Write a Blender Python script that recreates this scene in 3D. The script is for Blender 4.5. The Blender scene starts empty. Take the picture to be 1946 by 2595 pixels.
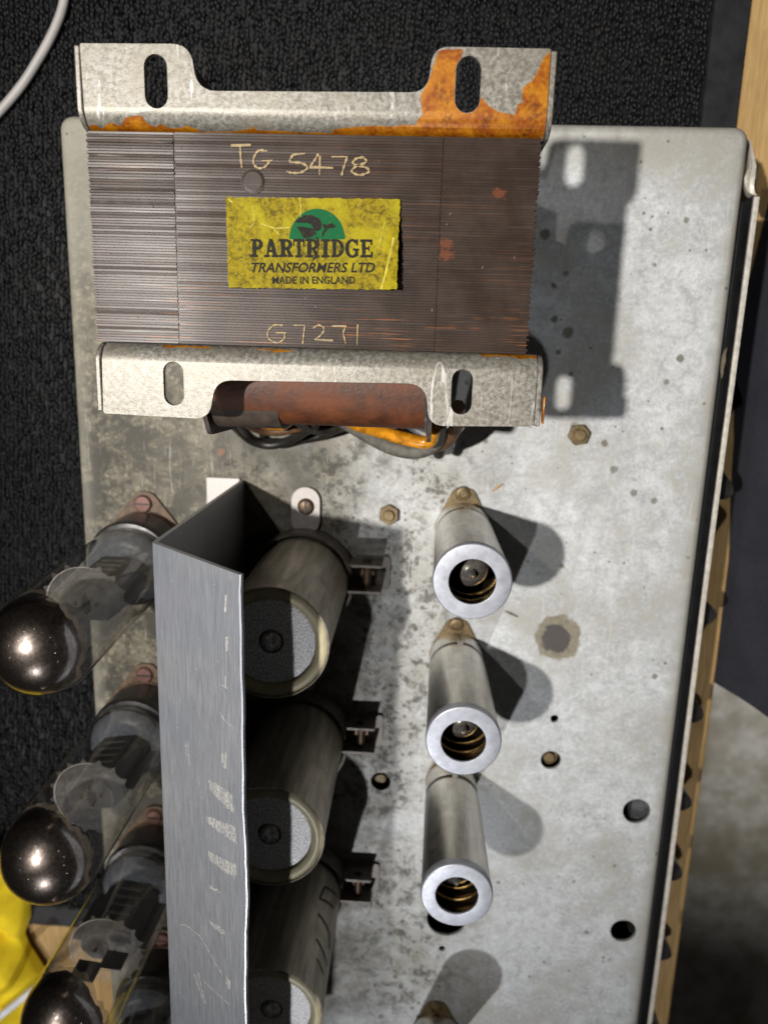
import bpy, bmesh, math, random
import numpy as np
from mathutils import Vector, Matrix
from mathutils.geometry import tessellate_polygon
random.seed(7)
RNG = np.random.default_rng(7)
sc = bpy.context.scene
COL = sc.collection
MM = 0.001
R_ = math.radians

# ------------------------------------------------------------------ camera
# world: millimetres (scaled by MM); x right along the chassis, y away, z up; chassis top is z = 0
F, CX, CY, H = 1949.0, 973.0, 1297.5, 300.0
CR = np.array([[0.99805783, 0.0408441, -0.04703541],
               [0.02934536, -0.97429432, -0.22335943],
               [-0.05494924, 0.22154535, -0.97360066]])

def un(u, v, z=0.0):
    """point of the photograph (pixels) on the real horizontal plane at height z -> (x, y) in mm"""
    d = CR @ np.array([u - CX, v - CY, F])
    t = (z - H) / d[2]
    return (float(d[0] * t), float(d[1] * t))

cam = bpy.data.cameras.new('camera')
camo = bpy.data.objects.new('camera', cam)
COL.objects.link(camo)
cam.sensor_fit = 'HORIZONTAL'
cam.sensor_width = 36.0
cam.lens = 36.0 * F / 1946.0
cam.clip_start = 0.01
cam.clip_end = 20.0
cam.dof.use_dof = True
cam.dof.focus_distance = 0.208
cam.dof.aperture_fstop = 20.0
right, up, back = CR[:, 0], -CR[:, 1], -CR[:, 2]
camo.matrix_world = Matrix(((right[0], up[0], back[0], 0), (right[1], up[1], back[1], 0),
                            (right[2], up[2], back[2], H * MM), (0, 0, 0, 1)))
sc.camera = camo

# ------------------------------------------------------------------ world, lamps, exposure
wd = bpy.data.worlds.new('World')
sc.world = wd
wd.use_nodes = True
wd.node_tree.nodes['Background'].inputs[0].default_value = (1.0, 0.97, 0.93, 1)
wd.node_tree.nodes['Background'].inputs[1].default_value = 0.010

def lamp(name, loc, watts, radius, aim=None, cone=None, col=(1, 0.97, 0.93)):
    ld = bpy.data.lights.new(name, 'SPOT' if aim else 'POINT')
    ld.energy = watts
    ld.shadow_soft_size = radius * MM
    ld.color = col
    o = bpy.data.objects.new(name, ld)
    COL.objects.link(o)
    o.location = Vector(loc) * MM
    if aim:
        ld.spot_size = R_(cone)
        ld.spot_blend = 1.0
        o.rotation_euler = (Vector(aim) - Vector(loc)).to_track_quat('-Z', 'Y').to_euler()
    return o

lamp('bench_lamp_or_fill', (-260, 25, 760), 32.5, 10.0, (20, 35, 0), 53, (1, 0.965, 0.91))
lamp('bench_lamp_or_fill', (-240, 165, 600), 2.5, 5.0, (0, -60, 0), 110, (1, 0.97, 0.93))
lamp('bench_lamp_or_fill', (-430, -400, 520), 6.5, 6.0, (-240, -330, -60), 48, (1, 0.97, 0.93))  # added fill spot, brightens the lower-left corner and the yellow cloth
lamp('floor_fill', (700, -300, 1000), 120, 40, (700, -300, -900), 46)  # unseen spot added only to brighten the floor
lamp('bench_lamp_or_fill', (-100, -562, 600), 7.4, 6.0, (-30, -300, 0), 74, (0.97, 0.98, 1.0))
for k in range(14):
    a = k / 14 * 2 * math.pi + 0.3
    rr = 1500 + 500 * ((k * 37) % 5) / 5
    lamp('ceiling_lamp', (rr * math.cos(a), rr * math.sin(a) - 100, 1500 + 260 * (k % 3)), 0.30, 22)

sc.view_settings.view_transform = 'Standard'
sc.view_settings.look = 'None'
sc.view_settings.exposure = 0.0
sc.view_settings.gamma = 1.0
sc.cycles.use_denoising = True
sc.cycles.max_bounces = 10
sc.cycles.transparent_max_bounces = 16
sc.cycles.caustics_reflective = False
sc.cycles.caustics_refractive = False
sc.cycles.sample_clamp_indirect = 6.0

# ------------------------------------------------------------------ node helper
class NT:
    def __init__(self, name, off=(0, 0, 0)):
        self.m = bpy.data.materials.new(name)
        self.m.use_nodes = True
        self.t = self.m.node_tree
        self.b = self.t.nodes['Principled BSDF']
        tc = self.t.nodes.new('ShaderNodeTexCoord')
        mp = self.t.nodes.new('ShaderNodeVectorMath')
        mp.operation = 'MULTIPLY_ADD'
        self.t.links.new(tc.outputs['Object'], mp.inputs[0])
        mp.inputs[1].default_value = (1000, 1000, 1000)
        mp.inputs[2].default_value = off
        self.P = mp.outputs[0]
    def _in(self, s, v):
        if isinstance(v, bpy.types.NodeSocket):
            self.t.links.new(v, s)
        elif isinstance(v, (tuple, list)) and s.type == 'RGBA':
            s.default_value = (*v[:3], 1)
        else:
            s.default_value = v
    def scale(self, k, vec=None):
        n = self.t.nodes.new('ShaderNodeVectorMath'); n.operation = 'MULTIPLY'
        self._in(n.inputs[0], vec or self.P); n.inputs[1].default_value = k
        return n.outputs[0]
    def noise(self, scale, detail=3, rough=0.55, dist=0.0, vec=None):
        n = self.t.nodes.new('ShaderNodeTexNoise')
        self._in(n.inputs['Vector'], vec or self.P)
        n.inputs['Scale'].default_value = scale
        n.inputs['Detail'].default_value = detail
        n.inputs['Roughness'].default_value = rough
        n.inputs['Distortion'].default_value = dist
        return n.outputs['Fac']
    def vor(self, scale, vec=None, feature='F1'):
        n = self.t.nodes.new('ShaderNodeTexVoronoi'); n.feature = feature
        self._in(n.inputs['Vector'], vec or self.P)
        n.inputs['Scale'].default_value = scale
        return n.outputs['Distance'], n.outputs['Color']
    def math(self, op, a, b=0.0, clamp=False):
        n = self.t.nodes.new('ShaderNodeMath'); n.operation = op; n.use_clamp = clamp
        self._in(n.inputs[0], a); self._in(n.inputs[1], b)
        return n.outputs[0]
    def mr(self, x, a, b, c=0.0, d=1.0, smooth=True):
        n = self.t.nodes.new('ShaderNodeMapRange')
        n.interpolation_type = 'SMOOTHSTEP' if smooth else 'LINEAR'
        self._in(n.inputs[0], x)
        n.inputs[1].default_value = a; n.inputs[2].default_value = b
        n.inputs[3].default_value = c; n.inputs[4].default_value = d
        return n.outputs[0]
    def mix(self, f, a, b, mode='MIX'):
        n = self.t.nodes.new('ShaderNodeMix'); n.data_type = 'RGBA'; n.blend_type = mode
        self._in(n.inputs[0], f); self._in(n.inputs[6], a); self._in(n.inputs[7], b)
        return n.outputs[2]
    def sep(self, vec=None):
        n = self.t.nodes.new('ShaderNodeSeparateXYZ'); self._in(n.inputs[0], vec or self.P)
        return n.outputs
    def dist(self, c, sc3=(1, 1, 0)):
        n = self.t.nodes.new('ShaderNodeVectorMath'); n.operation = 'SUBTRACT'
        self._in(n.inputs[0], self.P); n.inputs[1].default_value = c
        m = self.scale(sc3, n.outputs[0])
        l = self.t.nodes.new('ShaderNodeVectorMath'); l.operation = 'LENGTH'
        self._in(l.inputs[0], m)
        return l.outputs['Value']
    def bump(self, h, dist=0.1, strength=1.0):
        n = self.t.nodes.new('ShaderNodeBump')
        n.inputs['Strength'].default_value = strength
        n.inputs['Distance'].default_value = dist * MM
        self._in(n.inputs['Height'], h)
        self.t.links.new(n.outputs[0], self.b.inputs['Normal'])
    def set(self, **k):
        names = dict(col='Base Color', rough='Roughness', metal='Metallic', coat='Coat Weight', crough='Coat Roughness',
                     spec='Specular IOR Level', sheen='Sheen Weight', alpha='Alpha', aniso='Anisotropic')
        for a, v in k.items():
            self._in(self.b.inputs[names[a]], v)
        return self.m

def plain(name, col, rough=0.5, metal=0.0, var=0.25, nscale=0.4, bump=0.0, coat=0.0):
    n = NT(name)
    f = n.noise(nscale, 4, 0.6)
    c = n.mix(n.mr(f, 0.3, 0.7), tuple(x * (1 - var) for x in col), tuple(min(1, x * (1 + var)) for x in col))
    n.set(col=c, metal=metal, coat=coat, rough=n.mr(f, 0.25, 0.75, max(0.03, rough - 0.1), rough + 0.1, False))
    if bump:
        n.bump(n.noise(nscale * 6, 3), bump)
    return n.m

# ------------------------------------------------------------------ mesh helper
ORG = {}

class MB:
    def __init__(self):
        self.v, self.f = [], []
    def add(self, vs, fs):
        o = len(self.v)
        self.v += [tuple(p) for p in vs]
        self.f += [tuple(i + o for i in f) for f in fs]
        return self
    def box(self, x0, x1, y0, y1, z0, z1):
        vs = [(x, y, z) for z in (z0, z1) for y in (y0, y1) for x in (x0, x1)]
        return self.add(vs, [(0, 2, 3, 1), (4, 5, 7, 6), (0, 1, 5, 4), (2, 6, 7, 3), (0, 4, 6, 2), (1, 3, 7, 5)])
    def lathe(self, prof, c=(0, 0), seg=48, a0=0.0, a1=360.0, wob=0.0):
        full = abs(a1 - a0) >= 359.9
        n = seg if full else seg + 1
        vs, fs = [], []
        for j, (r, z) in enumerate(prof):
            for i in range(n):
                a = R_(a0 + (a1 - a0) * i / seg)
                vs.append((c[0] + r * math.cos(a), c[1] + r * math.sin(a), z))
        for j in range(len(prof) - 1):
            for i in range(seg if not full else n):
                k = (i + 1) % n if full else i + 1
                fs.append((j * n + i, j * n + k, (j + 1) * n + k, (j + 1) * n + i))
        return self.add(vs, fs)
    def tube(self, path, r, seg=12, caps=True):
        P = [Vector(p) for p in path]
        rs = r if isinstance(r, (list, tuple)) else [r] * len(P)
        t = (P[1] - P[0]).normalized()
        nrm = t.orthogonal().normalized()
        vs, fs = [], []
        for i, p in enumerate(P):
            tt = (P[min(i + 1, len(P) - 1)] - P[max(i - 1, 0)]).normalized()
            nrm = (nrm - tt * nrm.dot(tt)).normalized()
            bn = tt.cross(nrm)
            for k in range(seg):
                a = 2 * math.pi * k / seg
                vs.append(p + (nrm * math.cos(a) + bn * math.sin(a)) * rs[i])
        for i in range(len(P) - 1):
            for k in range(seg):
                k2 = (k + 1) % seg
                fs.append((i * seg + k, i * seg + k2, (i + 1) * seg + k2, (i + 1) * seg + k))
        if caps:
            fs.append(tuple(range(seg))[::-1]); fs.append(tuple((len(P) - 1) * seg + k for k in range(seg)))
        return self.add(vs, fs)
    def poly(self, outline, holes=(), z=0.0):
        loops = [list(outline)] + [list(h) for h in holes]
        tr = tessellate_polygon([[Vector((p[0], p[1], 0)) for p in l] for l in loops])
        flat = [p for l in loops for p in l]
        zf = z if callable(z) else (lambda x, y: z)
        return self.add([(p[0], p[1], zf(p[0], p[1])) for p in flat], tr)
    def prism(self, outline, holes, z0, z1):
        self.poly(outline, holes, z1); self.poly(outline, holes, z0)
        for l in [outline] + list(holes):
            n = len(l)
            self.add([(p[0], p[1], z) for z in (z0, z1) for p in l], [(i, (i + 1) % n, n + (i + 1) % n, n + i) for i in range(n)])
        return self
    def prism_x(self, yz, x0, x1):
        n = len(yz)
        tr = tessellate_polygon([[Vector((p[0], p[1], 0)) for p in yz]])
        vs = [(x, p[0], p[1]) for x in (x0, x1) for p in yz]
        return self.add(vs, [tuple(t) for t in tr] + [tuple(i + n for i in t) for t in tr] + [(i, (i + 1) % n, n + (i + 1) % n, n + i) for i in range(n)])
    def hexa(self, c, r, z0, z1, rot=0.0, n=6):
        ol = [(c[0] + r * math.cos(R_(rot) + 2 * math.pi * i / n), c[1] + r * math.sin(R_(rot) + 2 * math.pi * i / n)) for i in range(n)]
        return self.prism(ol, [], z0, z1)
    def build(self, name, mat, parent=None, smooth=40, bevel=0.0, cuts=None, zmap=None, solid=0.0, label=None, kind=None, noise=None):
        o = ORG.get(parent.name, (0, 0, 0)) if parent else (0, 0, 0)
        me = bpy.data.meshes.new(name)
        me.from_pydata([tuple(p) for p in self.v], [], self.f)
        bm = bmesh.new(); bm.from_mesh(me)
        bmesh.ops.remove_doubles(bm, verts=bm.verts, dist=0.0008)
        for (co, no) in cuts or ():
            bmesh.ops.bisect_plane(bm, geom=bm.verts[:] + bm.edges[:] + bm.faces[:], plane_co=co, plane_no=no, dist=1e-4)
        if zmap:
            for v in bm.verts:
                v.co.z = zmap(v.co.x, v.co.y)
        bmesh.ops.recalc_face_normals(bm, faces=bm.faces)
        if zmap:
            s = sum(f.normal.z * f.calc_area() for f in bm.faces)
            if s < 0:
                bmesh.ops.reverse_faces(bm, faces=bm.faces)
        if solid:
            bm.normal_update()
            fs_, vs_ = list(bm.faces), list(bm.verts)
            be = [e for e in bm.edges if len(e.link_faces) == 1]
            dup_ = {v: bm.verts.new(v.co - v.normal * solid) for v in vs_}
            for e in be:
                l = [l for l in e.link_faces[0].loops if l.edge == e][0]
                a_, b_ = l.vert, l.link_loop_next.vert
                bm.faces.new((b_, a_, dup_[a_], dup_[b_]))
            for f_ in fs_:
                bm.faces.new([dup_[v] for v in reversed(f_.verts)])
        for v in bm.verts:
            v.co = Vector(((v.co.x - o[0]) * MM, (v.co.y - o[1]) * MM, (v.co.z - o[2]) * MM))
        bm.to_mesh(me); bm.free()
        if smooth:
            me.shade_smooth()
            me.set_sharp_from_angle(angle=R_(smooth))
        else:
            me.shade_flat()
        ob = bpy.data.objects.new(name, me)
        COL.objects.link(ob)
        if mat:
            me.materials.append(mat)
        if parent:
            ob.parent = parent
            ORG[ob.name] = o
        if bevel:
            md = ob.modifiers.new('edge', 'BEVEL'); md.width = bevel * MM; md.segments = 2
            md.limit_method = 'ANGLE'; md.angle_limit = R_(50)
        if smooth:
            md = ob.modifiers.new('face_weighted', 'WEIGHTED_NORMAL'); md.keep_sharp = True; md.weight = 80
        if label: ob['label'] = label
        if kind: ob['kind'] = kind
        return ob

def tag(o, label=None, cat=None, group=None, kind=None):
    for k, v in (('label', label), ('category', cat), ('group', group), ('kind', kind)):
        if v: o[k] = v
    return o

def thing(name, label, cat, loc, group=None):
    o = bpy.data.objects.new(name, None)
    COL.objects.link(o)
    o.empty_display_size = 0.01
    o.location = Vector(loc) * MM
    ORG[o.name] = tuple(loc)
    return tag(o, label, cat, group)

def dup(o, parent=None):
    c = o.copy()
    COL.objects.link(c)
    if parent is not None:
        c.parent = parent
    for ch in list(o.children):
        dup(ch, c)
    return c

def circ(c, r, n=32, ry=None):
    return [(c[0] + r * math.cos(2 * math.pi * i / n), c[1] + (ry or r) * math.sin(2 * math.pi * i / n)) for i in range(n)]

def slot(c, w, h, n=10):
    """upright round-ended slot, w wide, h long"""
    r = w / 2
    out = [(c[0] + r * math.cos(math.pi * i / n), c[1] + h / 2 - r + r * math.sin(math.pi * i / n)) for i in range(n + 1)]
    return out + [(c[0] - r * math.cos(math.pi * i / n), c[1] - h / 2 + r - r * math.sin(math.pi * i / n)) for i in range(n + 1)]

def rounded(pts, radii, n=6):
    """polygon with rounded corners"""
    out = []
    N = len(pts)
    for i, p in enumerate(pts):
        r = radii[i] if isinstance(radii, (list, tuple)) else radii
        p = Vector(p); a = Vector(pts[i - 1]); b = Vector(pts[(i + 1) % N])
        if r <= 0:
            out.append(tuple(p)); continue
        da, db = (a - p).normalized(), (b - p).normalized()
        ang = da.angle(db)
        d = min(r / math.tan(ang / 2), (a - p).length * 0.49, (b - p).length * 0.49)
        p0, p1 = p + da * d, p + db * d
        for k in range(n + 1):
            t = k / n
            out.append(tuple((1 - t) ** 2 * p0 + 2 * t * (1 - t) * p + t * t * p1))
    return out

def smoothpath(pts, n=8):
    P = [Vector(p) for p in pts]
    P = [2 * P[0] - P[1]] + P + [2 * P[-1] - P[-2]]
    out = []
    for i in range(1, len(P) - 2):
        for k in range(n):
            t = k / n
            out.append(0.5 * ((2 * P[i]) + (P[i + 1] - P[i - 1]) * t + (2 * P[i - 1] - 5 * P[i] + 4 * P[i + 1] - P[i + 2]) * t * t
                              + (3 * P[i] - P[i - 1] - 3 * P[i + 1] + P[i + 2]) * t ** 3))
    out.append(P[-2])
    return out

# ------------------------------------------------------------------ materials
def m_chassis(off):
    n = NT('stained_plated_steel', off)
    x, y, z = n.sep()
    wob = n.noise(0.045, 4, 0.6)
    fine = n.noise(0.55, 4, 0.65)
    mid = n.noise(0.16, 5, 0.62, 0.6)
    tiny = n.noise(2.2, 2, 0.5)
    xw = n.math('ADD', x, n.math('MULTIPLY', n.math('SUBTRACT', wob, 0.5), 90))
    tar = n.mr(xw, 2, -62)
    clean = n.mix(n.mr(mid, 0.3, 0.7), (0.42, 0.43, 0.43), (0.60, 0.615, 0.63))
    clean = n.mix(n.mr(fine, 0.42, 0.64, 0, 0.55), clean, (0.70, 0.71, 0.725))
    grain = n.noise(1.0, 5, 0.75)
    clean = n.mix(n.mr(grain, 0.5, 0.64, 0, 0.55), clean, (0.34, 0.335, 0.32))
    # brownish clouds on the clean side
    cl = n.math('MULTIPLY', n.mr(n.noise(0.024, 5, 0.65), 0.44, 0.62), n.mr(mid, 0.3, 0.6))
    clean = n.mix(n.math('MULTIPLY', cl, 0.75), clean, (0.36, 0.345, 0.30))
    warm = n.mix(n.mr(mid, 0.38, 0.62), (0.080, 0.069, 0.047), (0.185, 0.162, 0.115))
    cry = n.mr(n.noise(0.42, 6, 0.75, 0.6), 0.5, 0.62)
    warm = n.mix(n.math('MULTIPLY', cry, 0.65), warm, (0.36, 0.325, 0.24))
    big = n.mr(n.noise(0.055, 8, 0.75, 0.3), 0.46, 0.54)
    warm = n.mix(n.math('MULTIPLY', big, n.mr(y, -8, -28, 0.08, 0.95)), warm, (0.052, 0.046, 0.034))
    warm = n.mix(n.mr(y, 5, 40, 0, 0.55), warm, (0.30, 0.285, 0.235))
    c = n.mix(n.math('MULTIPLY', tar, 0.95), clean, warm)
    # beige grime along the far and side edges
    edge = n.math('MULTIPLY', n.mr(n.math('ADD', y, n.math('MULTIPLY', wob, 30)), 66, 88), 0.6)
    c = n.mix(edge, c, (0.34, 0.32, 0.265))
    redge = n.math('MULTIPLY', n.mr(n.math('ADD', x, n.math('MULTIPLY', fine, 6)), 106, 113), 0.75)
    c = n.mix(redge, c, (0.30, 0.285, 0.24))
    ledge = n.math('MULTIPLY', n.mr(x, -131, -138), 0.5)
    c = n.mix(ledge, c, (0.30, 0.285, 0.23))
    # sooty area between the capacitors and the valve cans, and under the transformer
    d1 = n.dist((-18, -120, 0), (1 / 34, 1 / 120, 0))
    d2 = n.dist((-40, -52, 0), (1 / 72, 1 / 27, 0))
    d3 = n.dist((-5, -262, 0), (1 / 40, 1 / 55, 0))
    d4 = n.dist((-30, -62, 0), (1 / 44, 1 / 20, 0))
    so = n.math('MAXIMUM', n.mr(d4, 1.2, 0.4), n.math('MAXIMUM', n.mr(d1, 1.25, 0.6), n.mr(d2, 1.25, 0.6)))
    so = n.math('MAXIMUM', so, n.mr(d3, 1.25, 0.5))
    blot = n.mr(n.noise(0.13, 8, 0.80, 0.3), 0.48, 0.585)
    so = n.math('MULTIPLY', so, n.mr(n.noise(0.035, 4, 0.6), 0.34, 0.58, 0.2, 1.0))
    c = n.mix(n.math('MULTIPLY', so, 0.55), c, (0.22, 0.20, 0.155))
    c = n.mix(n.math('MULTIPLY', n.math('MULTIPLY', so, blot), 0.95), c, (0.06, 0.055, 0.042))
    # specks of two sizes, denser where it is sooty
    v1, c1 = n.vor(0.12); v2, c2 = n.vor(0.34)
    r1 = n.sep(c1)[0]; r2 = n.sep(c2)[0]
    t1 = n.math('MULTIPLY', n.math('POWER', r1, 4.0), n.mr(n.noise(0.02, 2), 0.35, 0.6, 0.13, 0.26))
    s1 = n.math('MULTIPLY', n.math('SUBTRACT', t1, n.math('ADD', v1, n.math('MULTIPLY', n.math('SUBTRACT', fine, 0.5), 0.12))), 16, True)
    dens = n.math('ADD', n.math('MULTIPLY', so, 0.40), n.mr(n.noise(0.03, 2), 0.35, 0.65, 0.10, 0.32))
    t2 = n.math('MULTIPLY', n.math('POWER', r2, 3.0), dens)
    s2 = n.math('MULTIPLY', n.math('SUBTRACT', t2, n.math('ADD', v2, n.math('MULTIPLY', n.math('SUBTRACT', grain, 0.5), 0.2))), 9, True)
    c = n.mix(n.math('MULTIPLY', s1, 0.75), c, (0.15, 0.135, 0.10))
    c = n.mix(n.math('MULTIPLY', s2, 0.8), c, (0.09, 0.085, 0.075))
    v3, c3 = n.vor(0.85)
    s3 = n.math('MULTIPLY', n.math('SUBTRACT', n.math('MULTIPLY', n.math('POWER', n.sep(c3)[0], 2.5), n.math('MULTIPLY', dens, 0.85)), v3), 8, True)
    c = n.mix(n.math('MULTIPLY', s3, 0.6), c, (0.10, 0.09, 0.075))
    scr = n.noise(1.0, 2, 0.5, 1.5, n.scale((0.9, 0.035, 1)))
    c = n.mix(n.mr(scr, 0.66, 0.72, 0, 0.3), c, (0.72, 0.72, 0.71))
    c = n.mix(n.mr(tiny, 0.6, 0.74, 0, 0.35), c, (0.2, 0.19, 0.17))
    # ring-shaped stain
    wobr = n.math('ADD', n.dist((58.7, -119, 0), (1, 0.93, 0)), n.math('MULTIPLY', n.math('SUBTRACT', n.noise(0.2, 3), 0.5), 6.5))
    c = n.mix(n.mr(wobr, 10.1, 8.7), c, n.mix(n.mr(fine, 0.3, 0.7), (0.20, 0.175, 0.125), (0.28, 0.25, 0.19)))
    wob2 = n.math('ADD', n.dist((57.8, -119.6, 0), (1, 0.95, 0)), n.math('MULTIPLY', n.math('SUBTRACT', n.noise(0.26, 3), 0.5), 5.5))
    c = n.mix(n.mr(wob2, 6.6, 5.3), c, (0.085, 0.075, 0.07))
    for (px, r) in (((52.5, 3.2), 2.6), ((41.5, 38.0), 2.4), ((1480 / 1e9 + 49.6, -4.0), 1.3), ((46, 20), 1.2), ((47, 8), 1.5), ((70, -38), 1.6), ((95, -5), 1.9), ((55, -12), 1.2)):
        dd = n.math('ADD', n.dist((px[0], px[1], 0)), n.math('MULTIPLY', n.math('SUBTRACT', fine, 0.5), 1.6))
        c = n.mix(n.mr(dd, r, r * 0.6, 0, 0.85), c, (0.15, 0.135, 0.10))
    rust = n.math('ADD', n.dist((-85.6, -71.5, 0)), n.math('MULTIPLY', n.math('SUBTRACT', fine, 0.5), 1.5))
    c = n.mix(n.mr(rust, 2.3, 1.4, 0, 0.8), c, (0.26, 0.11, 0.06))
    rust = n.math('ADD', n.dist((-94 + 14, -47, 0)), n.math('MULTIPLY', n.math('SUBTRACT', fine, 0.5), 1.5))
    c = n.mix(n.mr(rust, 1.8, 0.9, 0, 0.6), c, (0.30, 0.14, 0.09))
    n.set(col=c, metal=n.math('MULTIPLY', n.math('SUBTRACT', 1.0, tar), 0.25), rough=n.mr(mid, 0.3, 0.7, 0.42, 0.62, False), spec=n.mr(tar, 0, 1, 0.5, 0.18))
    n.bump(n.math('ADD', n.math('MULTIPLY', fine, 0.7), n.math('MULTIPLY', tiny, 0.5)), 0.12, 0.6)
    return n.m

def m_bracket():
    n = NT('tarnished_cadmium_plate')
    f = n.noise(0.9, 5, 0.7); g = n.noise(0.08, 4, 0.6); s = n.noise(2.6, 2, 0.5)
    c = n.mix(n.mr(f, 0.35, 0.65), (0.125, 0.113, 0.092), (0.275, 0.262, 0.235))
    c = n.mix(n.mr(g, 0.46, 0.66, 0, 0.5), c, (0.20, 0.18, 0.14))
    c = n.mix(n.mr(s, 0.56, 0.68, 0, 0.45), c, (0.10, 0.085, 0.06))
    sc_ = n.noise(0.35, 3, 0.6, 2.5, n.scale((1, 0.12, 1)))
    c = n.mix(n.mr(sc_, 0.64, 0.70, 0, 0.5), c, (0.6, 0.59, 0.57))
    n.set(col=c, metal=0.34, spec=0.35, rough=n.mr(f, 0.3, 0.7, 0.38, 0.52, False))
    n.bump(n.math('ADD', f, s), 0.05, 0.6)
    return n.m

def m_varnish():
    n = NT('amber_varnish')
    f = n.noise(0.13, 4, 0.6, 0.5); g = n.noise(1.1, 3, 0.6)
    c = n.mix(n.mr(f, 0.36, 0.62), (0.46, 0.17, 0.006), (0.24, 0.052, 0.003))
    c = n.mix(n.mr(n.noise(0.22, 3, 0.6), 0.56, 0.7, 0, 0.75), c, (0.10, 0.024, 0.006))
    c = n.mix(n.mr(g, 0.4, 0.7, 0, 0.35), c, (0.58, 0.28, 0.012))
    n.set(col=c, metal=0.2, rough=0.33, coat=0.6, crough=0.14)
    n.bump(g, 0.05, 0.5)
    return n.m

def m_core(off):
    n = NT('brown_varnished_laminations', off)
    x, y, z = n.sep()
    f = n.noise(0.12, 4, 0.6); g = n.noise(1.6, 3, 0.6)
    c = n.mix(n.mr(f, 0.3, 0.7), (0.027, 0.0172, 0.013), (0.043, 0.029, 0.0225))
    st = n.noise(1.0, 3, 0.6, 0.0, n.scale((0.035, 1.9, 0.02)))
    low = n.mr(y, 16, 2, 0.0, 1.0)
    mk = n.math('MULTIPLY', n.mr(st, 0.57, 0.64), n.mr(n.noise(0.05, 3, 0.6), 0.42, 0.62))
    mk = n.math('MULTIPLY', mk, n.math('ADD', n.math('MULTIPLY', low, 0.85), 0.16))
    c = n.mix(mk, c, (0.24, 0.085, 0.025))
    for (cx_, cy_, r) in ((15.5, 33.5, 1.6), (3.5, 22.0, 1.7), (3.6, 19.5, 1.8)):
        dd = n.math('ADD', n.dist((cx_, cy_, 0), (0.8, 1.1, 0)), n.math('MULTIPLY', n.math('SUBTRACT', n.noise(1.2, 4, 0.7), 0.5), 4))
        c = n.mix(n.mr(dd, r, r * 0.5, 0, 0.85), c, (0.13, 0.042, 0.022))
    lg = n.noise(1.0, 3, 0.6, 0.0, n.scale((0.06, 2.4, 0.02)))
    c = n.mix(n.math('MULTIPLY', n.mr(lg, 0.58, 0.72), n.mr(x, -52, -64, 0.10, 0.6)), c, (0.26, 0.235, 0.225))  # pale lamp-sheen streaks put into the colour, strongest on the left zone
    v, cc = n.vor(0.13)
    sp = n.math('MULTIPLY', n.math('SUBTRACT', n.math('MULTIPLY', n.math('POWER', n.sep(cc)[0], 6), 0.3), v), 14, True)
    c = n.mix(n.math('MULTIPLY', sp, 0.8), c, (0.02, 0.015, 0.015))
    n.set(col=c, metal=0.04, rough=0.36, spec=n.mr(x, -50, -68, 0.11, 0.23))  # gloss also raised on the left to strengthen the lamp highlight
    n.bump(g, 0.015, 0.7)
    return n.m

def m_alu(name, col=(0.74, 0.75, 0.77), rough=0.34, brush=(6, 6, 0.12), var=0.16, metal=1.0, dirt=0.3):
    n = NT(name)
    b = n.noise(0.35, 4, 0.65, 0, n.scale(brush)); f = n.noise(0.14, 4, 0.6)
    c = n.mix(n.mr(b, 0.3, 0.7), tuple(k * (1 - var) for k in col), col)
    c = n.mix(n.mr(f, 0.48, 0.7, 0, dirt), c, tuple(k * 0.45 for k in col))
    n.set(col=c, metal=metal, rough=n.mr(n.noise(0.25, 4, 0.6), 0.3, 0.7, rough - 0.07, rough + 0.1, False))
    n.bump(b, 0.03, 0.4)
    return n.m

def m_glass():
    n = NT('clear_bulb_glass')
    nt = n.t
    tr = nt.nodes.new('ShaderNodeBsdfTransparent'); gl = nt.nodes.new('ShaderNodeBsdfGlossy')
    lw = nt.nodes.new('ShaderNodeLayerWeight'); lw.inputs[0].default_value = 0.5
    fac = n.math('POWER', lw.outputs['Facing'], 4.2)
    fr = n.math('ADD', n.math('MULTIPLY', fac, 0.85), 0.10, True)
    tint = n.mix(n.math('POWER', lw.outputs['Facing'], 2.0), (0.985, 0.98, 0.97), (0.78, 0.76, 0.72))
    n._in(tr.inputs[0], tint)
    gl.inputs['Roughness'].default_value = 0.015
    mx = nt.nodes.new('ShaderNodeMixShader')
    n._in(mx.inputs[0], fr)
    nt.links.new(tr.outputs[0], mx.inputs[1]); nt.links.new(gl.outputs[0], mx.inputs[2])
    nt.links.new(mx.outputs[0], nt.nodes['Material Output'].inputs[0])
    return n.m

def m_film(name, col, op):
    """semi-transparent mica / thin flash"""
    n = NT(name)
    f = n.noise(0.5, 3, 0.6)
    n.set(col=col, rough=0.35, alpha=n.mr(f, 0.3, 0.7, op * 0.7, min(1, op * 1.2), False))
    return n.m

def m_getter():
    n = NT('dark_getter_mirror')
    f = n.noise(0.8, 4, 0.7); x, y, z = n.sep()
    c = n.mix(n.mr(f, 0.3, 0.7), (0.12, 0.098, 0.086), (0.24, 0.20, 0.18))
    n.set(col=c, metal=1.0, rough=0.31, coat=0.9, crough=0.05)
    n.bump(n.noise(3.0, 2), 0.01, 0.4)
    return n.m

def m_label():
    n = NT('yellow_paper')
    f = n.noise(0.75, 6, 0.75, 0.6); g = n.noise(0.12, 3, 0.6)
    c = n.mix(n.mr(f, 0.40, 0.66), (0.27, 0.205, 0.006), (0.075, 0.055, 0.005))
    c = n.mix(n.mr(g, 0.45, 0.68, 0, 0.7), c, (0.34, 0.285, 0.007))
    c = n.mix(n.mr(n.noise(2.2, 2), 0.62, 0.74, 0, 0.6), c, (0.10, 0.07, 0.01))
    n.set(col=c, rough=0.65, spec=0.12)
    n.bump(f, 0.12, 0.5)
    return n.m

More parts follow.
